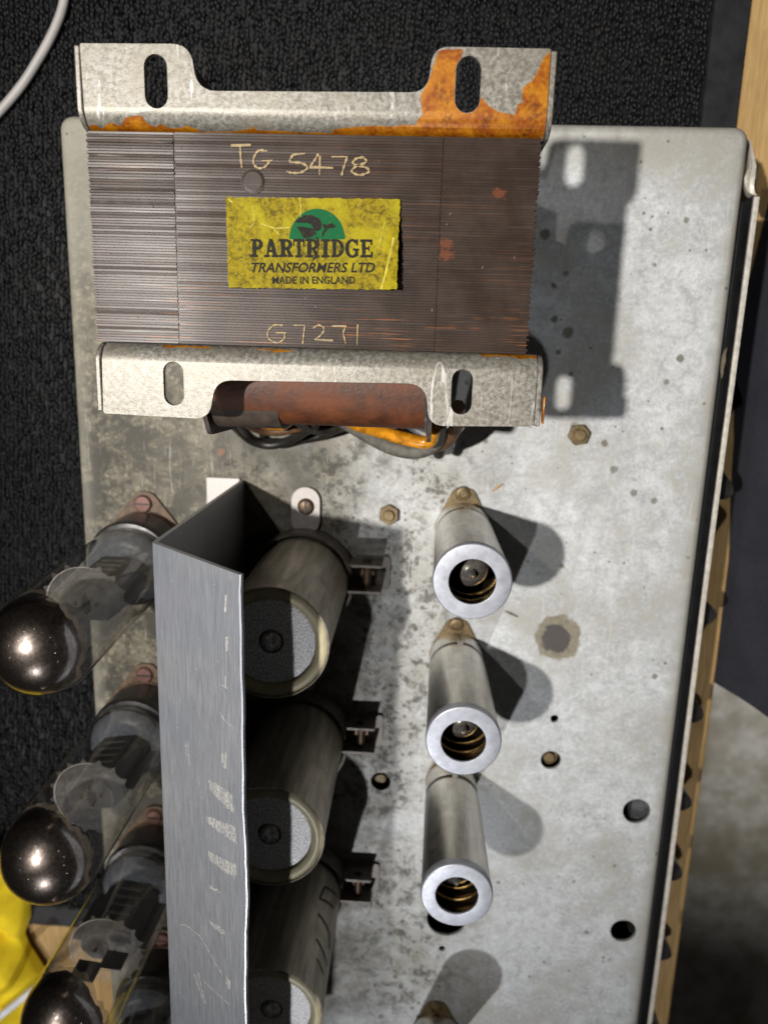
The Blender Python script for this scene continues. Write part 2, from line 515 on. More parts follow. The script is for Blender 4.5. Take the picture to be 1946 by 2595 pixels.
def m_ink(name, col):
    n = NT(name)
    f = n.noise(1.6, 4, 0.7)
    c = n.mix(n.mr(f, 0.58, 0.72, 0, 0.55), col, (0.15, 0.115, 0.012))
    n.set(col=c, rough=0.7, spec=0.1)
    return n.m

def m_wood(name, a, b, ax=(0.11, 0.006, 0.11)):
    n = NT(name)
    g = n.noise(6.0, 4, 0.65, 1.2, n.scale(ax)); f = n.noise(0.02, 3)
    c = n.mix(n.mr(g, 0.3, 0.7), a, b)
    c = n.mix(n.mr(f, 0.5, 0.7, 0, 0.6), c, tuple(k * 0.45 for k in a))
    n.set(col=c, rough=0.6)
    n.bump(g, 0.2, 0.6)
    return n.m

def m_floor():
    n = NT('stained_concrete')
    f = n.noise(0.022, 5, 0.65); g = n.noise(0.006, 3, 0.6)
    c = n.mix(n.mr(f, 0.35, 0.65), (0.24, 0.225, 0.18), (0.40, 0.39, 0.365))
    c = n.mix(n.mr(g, 0.45, 0.62), c, (0.20, 0.18, 0.13))
    n.set(col=c, rough=0.7)
    return n.m

def m_cloth(name, a, b, bump=0.3, scale=1.6):
    n = NT(name)
    f = n.noise(scale, 3, 0.7); g = n.noise(0.05, 3)
    c = n.mix(n.mr(f, 0.3, 0.7), a, b)
    c = n.mix(n.mr(g, 0.45, 0.65, 0, 0.4), c, tuple(k * 0.6 for k in a))
    n.set(col=c, rough=0.9, sheen=0.05)
    n.bump(f, bump, 0.7)
    return n.m

def m_carpet():
    n = NT('black_carpet_pile')
    f = n.noise(0.5, 2); g = n.noise(0.03, 3)
    c = n.mix(n.mr(f, 0.35, 0.65), (0.003, 0.003, 0.004), (0.009, 0.009, 0.010))
    c = n.mix(n.mr(g, 0.5, 0.7, 0, 0.3), c, (0.011, 0.0105, 0.010))
    n.set(col=c, rough=0.42, spec=0.26)
    n.bump(n.noise(5, 2), 0.1, 0.6)
    return n.m

M = {}
M['bracket'] = m_bracket()
M['varnish'] = m_varnish()
M['alu_can'] = m_alu('satin_aluminium_can', (0.68, 0.66, 0.61), 0.34, (6, 6, 0.15), 0.2)
M['alu_rim'] = m_alu('bright_aluminium_rim', (0.47, 0.485, 0.54), 0.45, (1, 1, 1), 0.2, 0.6, 0.2)
def m_sheet():
    n = NT('brushed_aluminium_sheet')
    a = n.noise(1.0, 4, 0.7, 0, n.scale((2.2, 0.10, 2.2))); b = n.noise(1.0, 3, 0.6, 0, n.scale((6, 0.5, 6)))
    g = n.noise(0.018, 3, 0.5)
    c = n.mix(n.mr(a, 0.3, 0.7), (0.40, 0.415, 0.45), (0.54, 0.555, 0.59))
    c = n.mix(n.mr(b, 0.56, 0.72, 0, 0.5), c, (0.66, 0.67, 0.69))
    c = n.mix(n.mr(g, 0.42, 0.62, 0, 0.5), c, (0.36, 0.385, 0.46))
    sp = n.noise(1.5, 2, 0.5, 0, n.scale((1, 0.45, 1)))
    c = n.mix(n.mr(sp, 0.70, 0.76, 0, 0.7), c, (0.8, 0.8, 0.8))
    n.set(col=c, metal=0.75, rough=n.mr(a, 0.3, 0.7, 0.40, 0.50, False))
    n.bump(b, 0.02, 0.4)
    return n.m
M['alu_sheet'] = m_sheet()
M['alu_raw'] = plain('scuffed_aluminium', (0.40, 0.395, 0.38), 0.55, 0.3, 0.3, 1.2, 0.06)
M['alu_cap'] = plain('speckled_aluminium_disc', (0.74, 0.72, 0.75), 0.5, 0.4, 0.5, 1.7, 0.08)
M['steel_dull'] = plain('dull_clamp_steel', (0.19, 0.17, 0.15), 0.5, 0.5, 0.25, 0.3, 0.03)
M['cap_body'] = m_alu('smudged_capacitor_sleeve', (0.55, 0.50, 0.41), 0.36, (0.9, 0.9, 0.08), 0.5, 0.4, 0.5)
M['cream'] = plain('cream_plastic', (0.50, 0.44, 0.28), 0.42, 0, 0.1, 0.2)
M['brass'] = plain('dull_brass', (0.17, 0.12, 0.058), 0.5, 0.4, 0.35, 0.5, 0.03)
M['brass_bright'] = plain('bright_brass_spring', (0.42, 0.27, 0.10), 0.35, 1.0, 0.2, 0.5)
M['copper'] = plain('rusty_copper_plate', (0.125, 0.080, 0.050), 0.55, 0.2, 0.4, 0.35, 0.05)
M['screw_red'] = plain('reddish_screw_head', (0.17, 0.085, 0.07), 0.5, 0.35, 0.2, 0.8)
M['screw_dark'] = plain('dark_bronze_screw', (0.11, 0.07, 0.045), 0.45, 0.6, 0.3, 0.8)
M['lug_white'] = plain('pale_steel_lug', (0.42, 0.39, 0.37), 0.5, 0.4, 0.12, 0.5)
M['black'] = plain('black_bakelite', (0.016, 0.014, 0.013), 0.35, 0, 0.3, 0.3)
M['hole_black'] = plain('black_paint', (0.012, 0.012, 0.013), 0.5, 0, 0.3, 0.2)
M['strip'] = plain('pale_panel_edge', (0.74, 0.69, 0.61), 0.42, 0.4, 0.12, 0.4)
M['coil'] = plain('brown_varnished_paper', (0.085, 0.023, 0.005), 0.6, 0, 0.45, 0.12, 0.15)
M['cheek'] = plain('dark_fibre_sheet', (0.060, 0.046, 0.040), 0.6, 0, 0.3, 0.4, 0.08)
M['wire_black'] = plain('black_rubber_wire', (0.018, 0.016, 0.014), 0.45, 0, 0.3, 0.3)
M['wire_amber'] = plain('amber_varnished_sleeve', (0.55, 0.22, 0.01), 0.28, 0, 0.4, 0.3, 0.03, 0.5)
M['wire_grey'] = plain('dusty_grey_sleeve', (0.115, 0.105, 0.085), 0.6, 0, 0.35, 0.4, 0.06)
M['wire_brown'] = plain('brown_sleeve', (0.11, 0.055, 0.025), 0.5, 0, 0.35, 0.4, 0.06)
M['label'] = m_label()
M['ink'] = m_ink('dark_grey_ink', (0.018, 0.016, 0.014))
M['green'] = m_ink('green_ink', (0.007, 0.095, 0.032))
M['chalk'] = plain('ochre_paint_marks', (0.27, 0.19, 0.08), 0.6, 0, 0.4, 1.6)
M['resin'] = plain('clear_brown_resin_drop', (0.050, 0.037, 0.026), 0.62, 0, 0.2, 0.4, 0, 0.0)
M['glass'] = m_glass()
M['getter'] = m_getter()
M['mica'] = m_film('grey_mica', (0.60, 0.57, 0.54), 0.13)
M['mica_edge'] = plain('pale_mica_edge', (0.55, 0.52, 0.49), 0.4)
M['fringe'] = m_film('brown_silver_film', (0.34, 0.27, 0.20), 0.45)
M['mica_low'] = m_film('pale_glass_foot', (0.34, 0.38, 0.46), 0.34)
M['anode'] = plain('grey_carbonised_anode', (0.045, 0.043, 0.042), 0.5, 0.3, 0.3, 0.3)
M['carpet'] = m_carpet()
M['mat'] = plain('black_mat_backing', (0.013, 0.013, 0.016), 0.5, 0, 0.2, 0.1, 0.05)
M['bench'] = m_wood('pale_pine_board', (0.40, 0.24, 0.085), (0.55, 0.36, 0.15))
M['floor'] = m_floor()
M['navy'] = m_cloth('dark_navy_cloth', (0.008, 0.008, 0.014), (0.018, 0.018, 0.027), 0.25, 1.2)
M['yellow'] = m_cloth('yellow_microfibre', (0.90, 0.62, 0.008), (0.95, 0.74, 0.012), 0.3, 1.4)
M['cable'] = plain('off_white_cable', (0.50, 0.47, 0.45), 0.45, 0, 0.08, 0.1)
M['rod'] = plain('white_plastic_rod', (0.72, 0.72, 0.75), 0.35, 0, 0.08, 0.2)
M['straw'] = plain('tan_wood_splinter', (0.45, 0.25, 0.09), 0.6, 0, 0.3, 0.8)
M['dark_straw'] = plain('grey_green_fibre', (0.14, 0.13, 0.09), 0.6, 0, 0.3, 0.8)
M['resin'].node_tree.nodes['Principled BSDF'].inputs['Specular IOR Level'].default_value = 0.08
M['dome'] = plain('smoky_small_bulb', (0.12, 0.108, 0.095), 0.26, 0.3, 0.3, 0.5, 0, 0.7)
M['tip'] = plain('silvery_glass_tip', (0.75, 0.75, 0.74), 0.12, 0.9, 0.1, 0.5)
M['inside'] = plain('dark_can_lining', (0.045, 0.035, 0.025), 0.35, 0.7, 0.3, 0.3)

# ------------------------------------------------------------------ floor, bench, mat
fl = MB(); fl.box(-3000, 3000, -3000, 3000, -910, -900)
tag(fl.build('floor', M['floor']), kind='structure')
tag(MB().box(-700, 152, -620, 420, -106, -67).build('bench_top', M['bench'], bevel=2.0), kind='structure')
tag(MB().prism(rounded([(-520, -334), (128, -334), (128, 330), (-520, 330)], 6), [], -66.9, -64.6).build('mat_border', M['mat'], bevel=0.6), kind='structure')

def carpet():
    xs, ys = [], []
    row = 1.75
    i = 0
    x = -262.0
    while x < 112.2:
        y = -320.5 + random.random() * 3
        while y < 168:
            if x < -128 or y > 66:
                xs.append(x + random.uniform(-0.35, 0.35) + 0.5 * math.sin(y * 0.23 + i * 1.3)); ys.append(y)
            y += 2.3 + random.uniform(-0.5, 0.5)
        x += row; i += 1
    n = len(xs)
    seg, rings = 7, 6
    t = []
    for j in range(rings):
        ph = math.pi * (j + 0.5) / rings
        for k in range(seg):
            a = 2 * math.pi * k / seg
            t.append((math.sin(ph) * math.cos(a), math.cos(ph), math.sin(ph) * math.sin(a)))
    t = np.array(t)
    fs = []
    for j in range(rings - 1):
        for k in range(seg):
            k2 = (k + 1) % seg
            fs.append((j * seg + k, j * seg + k2, (j + 1) * seg + k2, (j + 1) * seg + k))
    fs = np.array(fs)
    allv = np.zeros((n, len(t), 3))
    for q in range(n):
        l = 1.4 + 0.5 * random.random(); r = 0.74 + 0.24 * random.random()
        yaw = random.gauss(0, 0.30); pit = random.gauss(0.25, 0.3)
        p = t * np.array([r, l, r])
        cp, sp_ = math.cos(pit), math.sin(pit)
        p = p @ np.array([[1, 0, 0], [0, cp, sp_], [0, -sp_, cp]])
        cyw, syw = math.cos(yaw), math.sin(yaw)
        p = p @ np.array([[cyw, syw, 0], [-syw, cyw, 0], [0, 0, 1]])
        allv[q] = p + np.array([xs[q], ys[q], -63.9 + random.gauss(0, 0.36)])
    F_ = (fs[None] + (np.arange(n) * len(t))[:, None, None]).reshape(-1, 4)
    V = allv.reshape(-1, 3) * MM
    me = bpy.data.meshes.new('carpet_pile')
    me.vertices.add(len(V)); me.vertices.foreach_set('co', V.ravel())
    me.loops.add(F_.size); me.loops.foreach_set('vertex_index', F_.ravel())
    me.polygons.add(len(F_)); me.polygons.foreach_set('loop_start', np.arange(len(F_)) * 4)
    me.update(calc_edges=True)
    me.shade_smooth()
    me.materials.append(M['carpet'])
    o = bpy.data.objects.new('carpet_pile', me)
    COL.objects.link(o)
    tag(o, kind='stuff')
    tag(MB().box(-505, 113, -321, 315, -64.5, -64.2).build('carpet_backing', M['carpet']), kind='structure')
carpet()

# white cable lying on the carpet
cp = [un(a, b, -60.5) for a, b in ((-120, 380), (-50, 325), (0, 280), (55, 215), (100, 145), (135, 80), (158, 20), (168, -40), (170, -120))]
tag(MB().tube(smoothpath([(p[0], p[1], -60.4) for p in cp], 10), 1.9, 14).build('cable', M['cable']), 'thin off-white cable curving over the black carpet', 'cable')

# ------------------------------------------------------------------ chassis
ch = thing('amplifier_chassis', 'stained grey metal amplifier chassis lying on the black carpet', 'chassis', (-14, -135, -62))
X0, X1, Y0, Y1 = -138.6, 110.6, -352.0, 75.6

def rrect(i, n=6, r=5.0):
    r = max(r - i, 0.6)
    out = []
    for (cx, cy, a0) in ((X1 - i - r, Y1 - i - r, 0), (X0 + i + r, Y1 - i - r, 90), (X0 + i + r, Y0 + i + r, 180), (X1 - i - r, Y0 + i + r, 270)):
        for k in range(n + 1):
            a = R_(a0 + 90 * k / n)
            out.append((cx + r * math.cos(a), cy + r * math.sin(a)))
    return out

holes = [(98.3, -196.6, 5.9), (98.5, -257.1, 5.7), (60.0, -155.2, 1.75), (18.1, -272.9, 1.5), (19.3, -257.0, 8.8), (59.9, -174.5, 4.3), (-12.4, -189.3, 4.3)]
b = MB()
RB = 2.8
b.poly(rrect(RB), [circ((h[0], h[1]), h[2], 40 if h[2] > 3 else 20) for h in holes], 0.0)
prof = [(RB - RB * math.sin(R_(a)), -RB + RB * math.cos(R_(a))) for a in (0, 15, 30, 45, 60, 75, 90)] + [(0.0, -62.0)]
loops = [[(p[0], p[1], z) for p in rrect(i)] for i, z in prof]
nn = len(loops[0])
for a, c in zip(loops, loops[1:]):
    b.add(a + c, [(k, (k + 1) % nn, nn + (k + 1) % nn, nn + k) for k in range(nn)])
for h in holes:
    l = circ((h[0], h[1]), h[2], 40 if h[2] > 3 else 20)
    n_ = len(l)
    b.add([(p[0], p[1], z) for z in (0, -1.3) for p in l], [(k, (k + 1) % n_, n_ + (k + 1) % n_, n_ + k) for k in range(n_)])
mch = m_chassis((-14, -135, -62))
b.build('top_plate', mch, ch, smooth=30)
MB().box(X0 + 3, X1 - 3, Y0 + 3, Y1 - 3, -60, -58).build('bottom_plate', M['hole_black'], ch)
# inside, seen through the two right-hand holes
MB().box(97.5, 108, -206, -188, -40, -5).build('inner_bracket', plain('grey_inner_metal', (0.10, 0.10, 0.105), 0.5, 0.4), ch)
MB().tube([(92, -259.5, -14), (95, -259.5, -14), (96, -259.5, -14), (106, -259.5, -14)], [0.5, 0.8, 3.2, 3.2], 14).build('inner_resistor', plain('orange_resistor', (0.45, 0.16, 0.05), 0.4), ch)
# front panel edge beyond the right side
def strip_x(y):
    return 115.4 + 0.25 * math.sin(y * 0.02)
v, f = [], []
ysx = list(np.linspace(52.5, -352, 40))
for y in ysx:
    x = strip_x(y)
    v += [(x - 0.85, y, -1.1), (x - 0.85, y, -0.25), (x - 0.6, y, 0), (x + 0.05, y, 0), (x + 0.15, y, -0.22), (x + 0.95, y, -0.3), (x + 1.05, y, -0.6), (x + 1.05, y, -1.1)]
for i in range(len(ysx) - 1):
    for k in range(7):
        f.append((i * 8 + k, i * 8 + k + 1, i * 8 + 8 + k + 1, i * 8 + 8 + k))
f += [tuple(range(8)), tuple(len(v) - 8 + k for k in range(8))]
MB().add(v, f).build('panel_edge', M['strip'], MB().box(114.45, 116.2, -352, 52.4, -60, -1.15).build('front_panel', M['hole_black'], ch), smooth=30)
# torn folded end of the panel
pts = [(1897, 352), (1905, 385), (1909, 420), (1903, 450), (1901, 470), (1906, 487), (1914, 494)]
wz = [(0.6, -14), (0.9, -8), (1.6, -3), (2.1, -0.5), (1.9, 0.2), (1.4, 0.2), (0.9, 0)]
b = MB(); v, f = [], []
for (u_, v_), (w, z) in zip(pts, wz):
    x, y = un(u_, v_, z)
    v += [(x - w, y, z - 0.6), (x - w * 0.6, y, z + 0.25), (x, y, z - 0.5), (x + w * 0.6, y, z + 0.3), (x + w, y, z - 0.7), (x, y, z - 6)]
for i in range(len(pts) - 1):
    for k in range(6):
        k2 = (k + 1) % 6
        f.append((i * 6 + k, i * 6 + k2, i * 6 + 6 + k2, i * 6 + 6 + k))
b.add(v, f).build('torn_panel_end', M['strip'], ch, smooth=60)
MB().box(X1 + 0.3, 114.2, -352, 52, -58, -9).build('panel_backing', M['hole_black'], ch)
chip = MB(); c0 = un(1832, 920, -1)
chip.poly([(c0[0] + a, c0[1] + q) for a, q in ((0.3, 5), (2.2, 6), (1.6, 3), (2.3, 1), (1.4, -2), (1.8, -4), (0.6, -6), (-0.6, -2), (-0.8, 2))], [], 0.0)
chip.build('paint_chip', plain('tan_flake', (0.42, 0.33, 0.24), 0.7), ch, zmap=lambda x, y: -0.35 - 0.16 * max(0, x - (X1 - 2.2)) ** 2)
# pointer knobs on the panel
KP = [(-55.2, 10), (-110.2, -25), (-156.7, 0), (-200.9, -10), (-238.0, 5), (-282.2, 15), (-327.7, -15)]
for ky, rot in KP:
    kb = MB()
    d_ = rot / 12.0
    kb.prism(rounded([(116.6, ky + 9 + d_), (121, ky + 7.5 + d_), (128.5, ky - 0.5), (129.5, ky - 4.5 - d_ * 0.4), (126.5, ky - 7), (116.6, ky - 7.5)], [0, 3, 4.5, 3.5, 3, 0]), [], -33, -20)
    kb.build('knob', M['black'], ch, bevel=0.5)

# nuts and bolt ends on the plate
def nut(x, y, z=0.0, r=4.3, rot=10, cm='brass'):
    o = MB().hexa((x, y), r, z, z + 3.0, rot).build('hex_nut', M[cm], ch, bevel=0.35)
    MB().lathe([(0.01, z + 4.6), (1.9, z + 4.6), (2.25, z + 4.3), (2.25, z + 2.5)], (x, y), 20).build('bolt_end', M['brass'], o)
nut(59.6, -34.9, 0.0, 4.3, 12)
nut(-12.4, -69.4, 0.0, 4.2, 30, 'brass')
for (x, y) in ((59.9, -174.5), (-12.4, -189.3)):
    o = MB().lathe([(0.01, -3.0), (2.2, -3.0), (2.5, -3.4), (2.5, -5), (4.2, -5), (4.2, -8)], (x - 0.3, y - 0.8), 24).build('sunken_bolt', M['brass'], ch)

# ------------------------------------------------------------------ transformer
TZ = 107.0
tr = thing('transformer', 'brown laminated transformer with silver mounting brackets and yellow paper label', 'transformer', (-29, 21, 0))
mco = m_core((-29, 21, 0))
YB, YT = -3.4, 45.6
# laminations: many thin plates in three columns, joined; grooves and uneven edges are real
b = MB()
nl = 78
pitch = (YT - YB) / nl
for i in range(nl):
    ya = YB + i * pitch
    jl, jr = random.gauss(0, 0.10), random.gauss(0, 0.10)
    odd = 0.22 if i % 2 else -0.18
    for (xa, xb, amp, gap, dr) in ((-83.0 + jl + odd * 0.6, -62.1 + odd * 0.3, 0.09, 0.11, 0.06), (-61.75 + odd * 0.3, 1.8 + odd * 0.3, 0.04, 0.035 if i > 38 else 0.07, 0.03), (2.1 + odd * 0.3, 24.4 + jr + odd, 0.018, 0.03, 0.018)):
        h = random.gauss(0, amp) * (1.0 if i < 62 or xa < -70 else 0.5)
        ti = random.gauss(0, 0.014) * (1.0 if xa < -70 else 0.7)
        yb_l = ya + pitch * (1 - gap); z0_, z1_ = 105.7 + h - ti, 105.7 + h + ti
        ym0, ym1 = ya + pitch * 0.09, yb_l - pitch * 0.09
        pr_ = [(ya, z0_ - dr), (ym0, z0_), (ym1, z1_), (yb_l, z1_ - dr), (yb_l, 14), (ya, 14)]
        b.add([(x_, q[0], q[1]) for x_ in (xa, xb) for q in pr_], [(0, 1, 2, 3, 4, 5), (11, 10, 9, 8, 7, 6)] + [(k, (k + 1) % 6, 6 + (k + 1) % 6, 6 + k) for k in range(6)])
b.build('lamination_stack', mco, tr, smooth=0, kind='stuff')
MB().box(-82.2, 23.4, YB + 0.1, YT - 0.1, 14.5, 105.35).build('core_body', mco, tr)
# the two lines of joints between the plates
def bracket(sgn, yc, outline, slots, x0, x1, lipo, films):
    Rb = 5.0
    def zs(x, y):
        d = (y - yc) * sgn
        if d >= Rb: return TZ
        d = max(d, 0.02)
        return TZ - Rb + math.sqrt(max(0, Rb * Rb - (Rb - d) ** 2))
    cuts = [((0, yc + sgn * q, 0), (0, 1, 0)) for q in (0.1, 0.3, 0.7, 1.2, 1.8, 2.6, 3.5, 4.3, 5.0)]
    bm_ = MB(); bm_.poly(outline, slots, 0.0)
    fo = bm_.build('bracket', M['bracket'], tr, smooth=50, cuts=cuts, zmap=zs, solid=1.5)
    ya, yb = sorted((yc + sgn * 0.05, yc + sgn * 1.6))
    MB().box(x0 + 0.4, x1 - 0.4, ya, yb, 60, TZ - Rb + 0.3).build('bracket_leg', M['bracket'], fo, bevel=0.3)
    for xa, xb in ((x0 - 1.55, x0 - 0.2), (x1 + 0.2, x1 + 1.55)):
        yz = [(yc + sgn * q, z) for q, z in ((lipo, TZ - 0.1), (lipo, TZ - 3.5), (lipo * 0.55, TZ - 18), (2.0, TZ - 38), (0.2, TZ - 38), (0.2, TZ - 5), (0.8, TZ - 3), (2.2, TZ - 1.2), (4.2, TZ - 0.1))]
        MB().prism_x(yz, xa, xb).build('end_gusset', M['bracket'], fo, bevel=0.3)
    for pl, hl in films:
        fb = MB(); fb.poly(pl, hl, 0.0)
        fb.build('varnish_patch', M['varnish'], fo, smooth=50, cuts=cuts, zmap=lambda x, y: zs(x, y) + 0.05, solid=0.04)
    return fo

def px(lst, z=TZ):
    return [un(a, q, z) for a, q in lst]

def zm(lst, ox, oy, s=0.4219):
    return [(ox + a * s, oy + q * s) for a, q in lst]

# far bracket
y_in = 54.6
up_out = rounded([un(205, 108, TZ), un(478, 110, TZ), un(490, 205, TZ), un(530, 229, TZ), un(1070, 232, TZ), un(1092, 205, TZ), un(1097, 116, TZ), un(1396, 122, TZ), (25.1, 45.7), (-82.6, 45.7)],
                 [0.5, 4.2, 0, 3.0, 3.0, 0, 3.6, 0.5, 0, 0])
up_out = rounded([un(202, 108, TZ), un(484, 110, TZ), un(497, 229, TZ), un(1085, 233, TZ), un(1096, 116, TZ), un(1396, 122, TZ), (25.1, 45.7), (-82.6, 45.7)],
                 [0.5, 5.0, 5.5, 4.5, 4.2, 0.5, 0, 0])
uc1, uc2 = un(395, 205, TZ), un(1186, 213, TZ)
s1 = slot(uc1, 5.5, 11.6); s2 = slot(uc2, 5.7, 11.9)
main = zm([(735, 165), (770, 150), (885, 152), (872, 205), (840, 300), (840, 430), (880, 505), (930, 520), (975, 480), (990, 432), (1050, 500), (1110, 530), (1195, 545), (1215, 482), (1245, 470), (1238, 435), (1245, 380), (1300, 340), (1340, 270), (1370, 200), (1408, 160), (1410, 600)], 800, 60)
mainw = px(main)
mainw += [(25.0, 45.72), (-6.0, 45.72)] + px(zm([(90, 650), (95, 622), (130, 616), (300, 606), (480, 606), (520, 600), (600, 602), (612, 575), (640, 545), (632, 470), (632, 425), (655, 385), (685, 330), (692, 300), (722, 205)], 800, 60))
# keep the film clear of the slot
def out_of_slot(p, c, w, h):
    dx, dy = p[0] - c[0], p[1] - c[1]
    hy = h / 2 - w / 2
    yy = max(-hy, min(hy, dy)); d = math.hypot(dx, dy - yy)
    r = w / 2 + 0.12
    if d < r:
        k = r / max(d, 1e-3)
        return (c[0] + dx * k, c[1] + yy + (dy - yy) * k)
    return p
def dense(l, step=0.8):
    out = []
    for a, q in zip(l, l[1:] + l[:1]):
        n = max(1, int(math.hypot(q[0] - a[0], q[1] - a[1]) / step))
        out += [(a[0] + (q[0] - a[0]) * k / n + random.uniform(-.07, .07), a[1] + (q[1] - a[1]) * k / n + random.uniform(-.07, .07)) for k in range(n)]
    return out
mainw = [out_of_slot(p, uc2, 5.7, 11.9) for p in dense(mainw)]
mainw = [(min(p[0], 25.05), max(p[1], 45.72)) for p in mainw]
rimf = px(zm([(155, 600), (190, 592), (230, 612), (300, 582), (350, 600), (390, 562), (440, 548), (490, 548), (520, 590), (560, 606), (600, 590), (640, 610), (700, 612), (760, 602), (800, 612), (840, 627), (1000, 630), (1130, 618), (1150, 602), (1175, 622), (1640, 640), (1659, 650)], 150, 60)) + [(-20, 45.72), (-82.5, 45.72)]
rimf = [(max(p[0], -82.6), max(p[1], 45.72)) for p in dense(rimf)]
bracket(1, 45.65, up_out, [s1, s2], un(202, 108, TZ)[0], un(1396, 122, TZ)[0], 17.9, [(mainw, []), (rimf, [])])
# near bracket
lo_out = rounded([un(262, 1047, TZ), un(530, 1062, TZ), un(546, 963, TZ), un(1081, 972, TZ), un(1084, 1079, TZ), un(1351, 1081, TZ), (27.2, -3.5), (-81.4, -3.5)],
                 [0.8, 4.6, 5.0, 5.2, 4.4, 0.8, 0, 0])
lc1, lc2 = un(440, 972, TZ), un(1170, 993, TZ)
lf1 = [(p[0], min(p[1], -3.52)) for p in dense(px(zm([(985, 702), (1340, 712), (1345, 735), (1290, 728), (1240, 735), (1190, 722), (1100, 716), (1010, 720)], 800, 600)))]
lf1 = [(min(p[0], 27.0), p[1]) for p in lf1]
lf2 = [(p[0], min(p[1], -3.52)) for p in dense(px(zm([(600, 650), (700, 652), (900, 660), (880, 672), (780, 664), (700, 662), (640, 668), (605, 660)], 150, 600)))]
lf3 = [(p[0], min(p[1], -3.52)) for p in dense(px(zm([(1150, 672), (1250, 674), (1420, 685), (1340, 690), (1290, 694), (1270, 684)], 150, 600)))]
lobr = bracket(-1, -3.45, lo_out, [slot(lc1, 5.2, 11.0), slot(lc2, 5.2, 11.2)], un(262, 1047, TZ)[0], un(1351, 1081, TZ)[0], 17.4, [(lf1, []), (lf2, []), (lf3, [])])
# orange drip on the lip of the near bracket
MB().box(29.25, 29.75, -20.2, -13.5, TZ - 2.2, TZ - 0.02).build('varnish_drip', M['varnish'], lobr, bevel=0.2)

# coil and its two end sheets
def rr2(y0, y1, z0, z1, r, n=6):
    return rounded([(y0, z0), (y1, z0), (y1, z1), (y0, z1)], r, n)
MB().prism_x(rr2(-25.5, 52, 22, 93, 13, 10), -58.0, 0.2).build('coil', M['coil'], tr, smooth=50)
MB().prism_x(rr2(-27.0, 52, 20, 92.5, 14, 10), -58.6, -40).build('coil_shade_wrap', plain('grey_brown_coil_shade', (0.05, 0.035, 0.026), 0.65, 0, 0.3, 0.25, 0.12), tr, smooth=50)  # shade on the coil's left part, put in as a darker wrap
for xa in (-61.6, 0.9):
    MB().prism_x(rounded([(-31.5, 34), (62.5, 30), (63.5, 91), (-20, 91), (-29, 84)], [9, 6, 2, 2, 5]), xa, xa + 1.3).build('coil_end_sheet', M['cheek'], tr, bevel=0.2)

def wire(pxz, r, m, name='lead_wire'):
    pts = [(*un(a, q, z), z) for a, q, z in pxz]
    return MB().tube(smoothpath(pts, 8), r, 10).build(name, M[m], tr, smooth=60)
wire([(575, 1055, 40), (600, 1085, 22), (640, 1118, 12), (690, 1128, 10), (745, 1110, 14), (800, 1075, 30)], 1.7, 'wire_black')
wire([(590, 1050, 44), (640, 1112, 9), (700, 1122, 8), (770, 1112, 8), (830, 1098, 10), (900, 1060, 30)], 1.6, 'wire_black')
wire([(600, 1050, 44), (650, 1085, 26), (710, 1092, 22), (780, 1075, 26), (830, 1050, 40)], 1.8, 'wire_brown')
wire([(620, 1045, 50), (670, 1078, 34), (715, 1082, 30), (745, 1060, 40)], 1.3, 'wire_amber')
wire([(640, 1040, 50), (690, 1075, 30), (735, 1062, 34), (770, 1040, 50)], 1.5, 'wire_black')
wire([(840, 1040, 56), (905, 1075, 50), (960, 1092, 46), (1020, 1110, 44), (1085, 1120, 44), (1100, 1085, 50)], 2.3, 'wire_amber')
wire([(850, 1050, 40), (930, 1100, 34), (1000, 1135, 32), (1060, 1142, 32), (1105, 1118, 36), (1112, 1070, 46)], 2.9, 'wire_grey')
wire([(1010, 1095, 38), (1080, 1132, 30), (1130, 1118, 34), (1158, 1075, 44), (1160, 1030, 56)], 2.4, 'wire_brown')
wire([(1112, 1150, 20), (1112, 1110, 30), (1112, 1050, 50)], 2.2, 'wire_black')
wire([(740, 1060, 44), (800, 1090, 22), (860, 1085, 16), (905, 1070, 14), (940, 1045, 30)], 1.7, 'wire_black')

# resin drop and paint marks on the laminations
rd = un(641, 458, 106)
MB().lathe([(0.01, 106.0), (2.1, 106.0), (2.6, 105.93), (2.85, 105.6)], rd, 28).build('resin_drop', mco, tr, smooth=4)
MB().tube([(rd[0] + 2.75 * math.cos(R_(a)), rd[1] + 2.75 * math.sin(R_(a)), 105.93) for a in range(60, 331, 10)], 0.16, 6).build('resin_edge', M['cheek'], tr)

def ribbon(strokes, w, z, mb, th=0.0):
    """hand-drawn strokes as flat ribbons; strokes are lists of (x, y) in mm"""
    k = 0
    for s in strokes:
        P = smoothpath([(p[0], p[1], 0) for p in s], 5) if len(s) > 2 else [Vector((p[0], p[1], 0)) for p in s]
        vs, fs = [], []
        zz = z + 0.008 * (k % 4); k += 1
        zf = th if callable(th) else (lambda x, y: 0.0)
        for i, p in enumerate(P):
            t = (P[min(i + 1, len(P) - 1)] - P[max(i - 1, 0)]).normalized()
            n = Vector((-t.y, t.x, 0)) * w / 2 * (0.75 + 0.35 * math.sin(i * 1.7 + k))
            for q in (p + n, p - n):
                vs.append((q.x, q.y, zz + zf(q.x, q.y)))
        fs = [(2 * i, 2 * i + 1, 2 * i + 3, 2 * i + 2) for i in range(len(P) - 1)]
        mb.add(vs, fs)

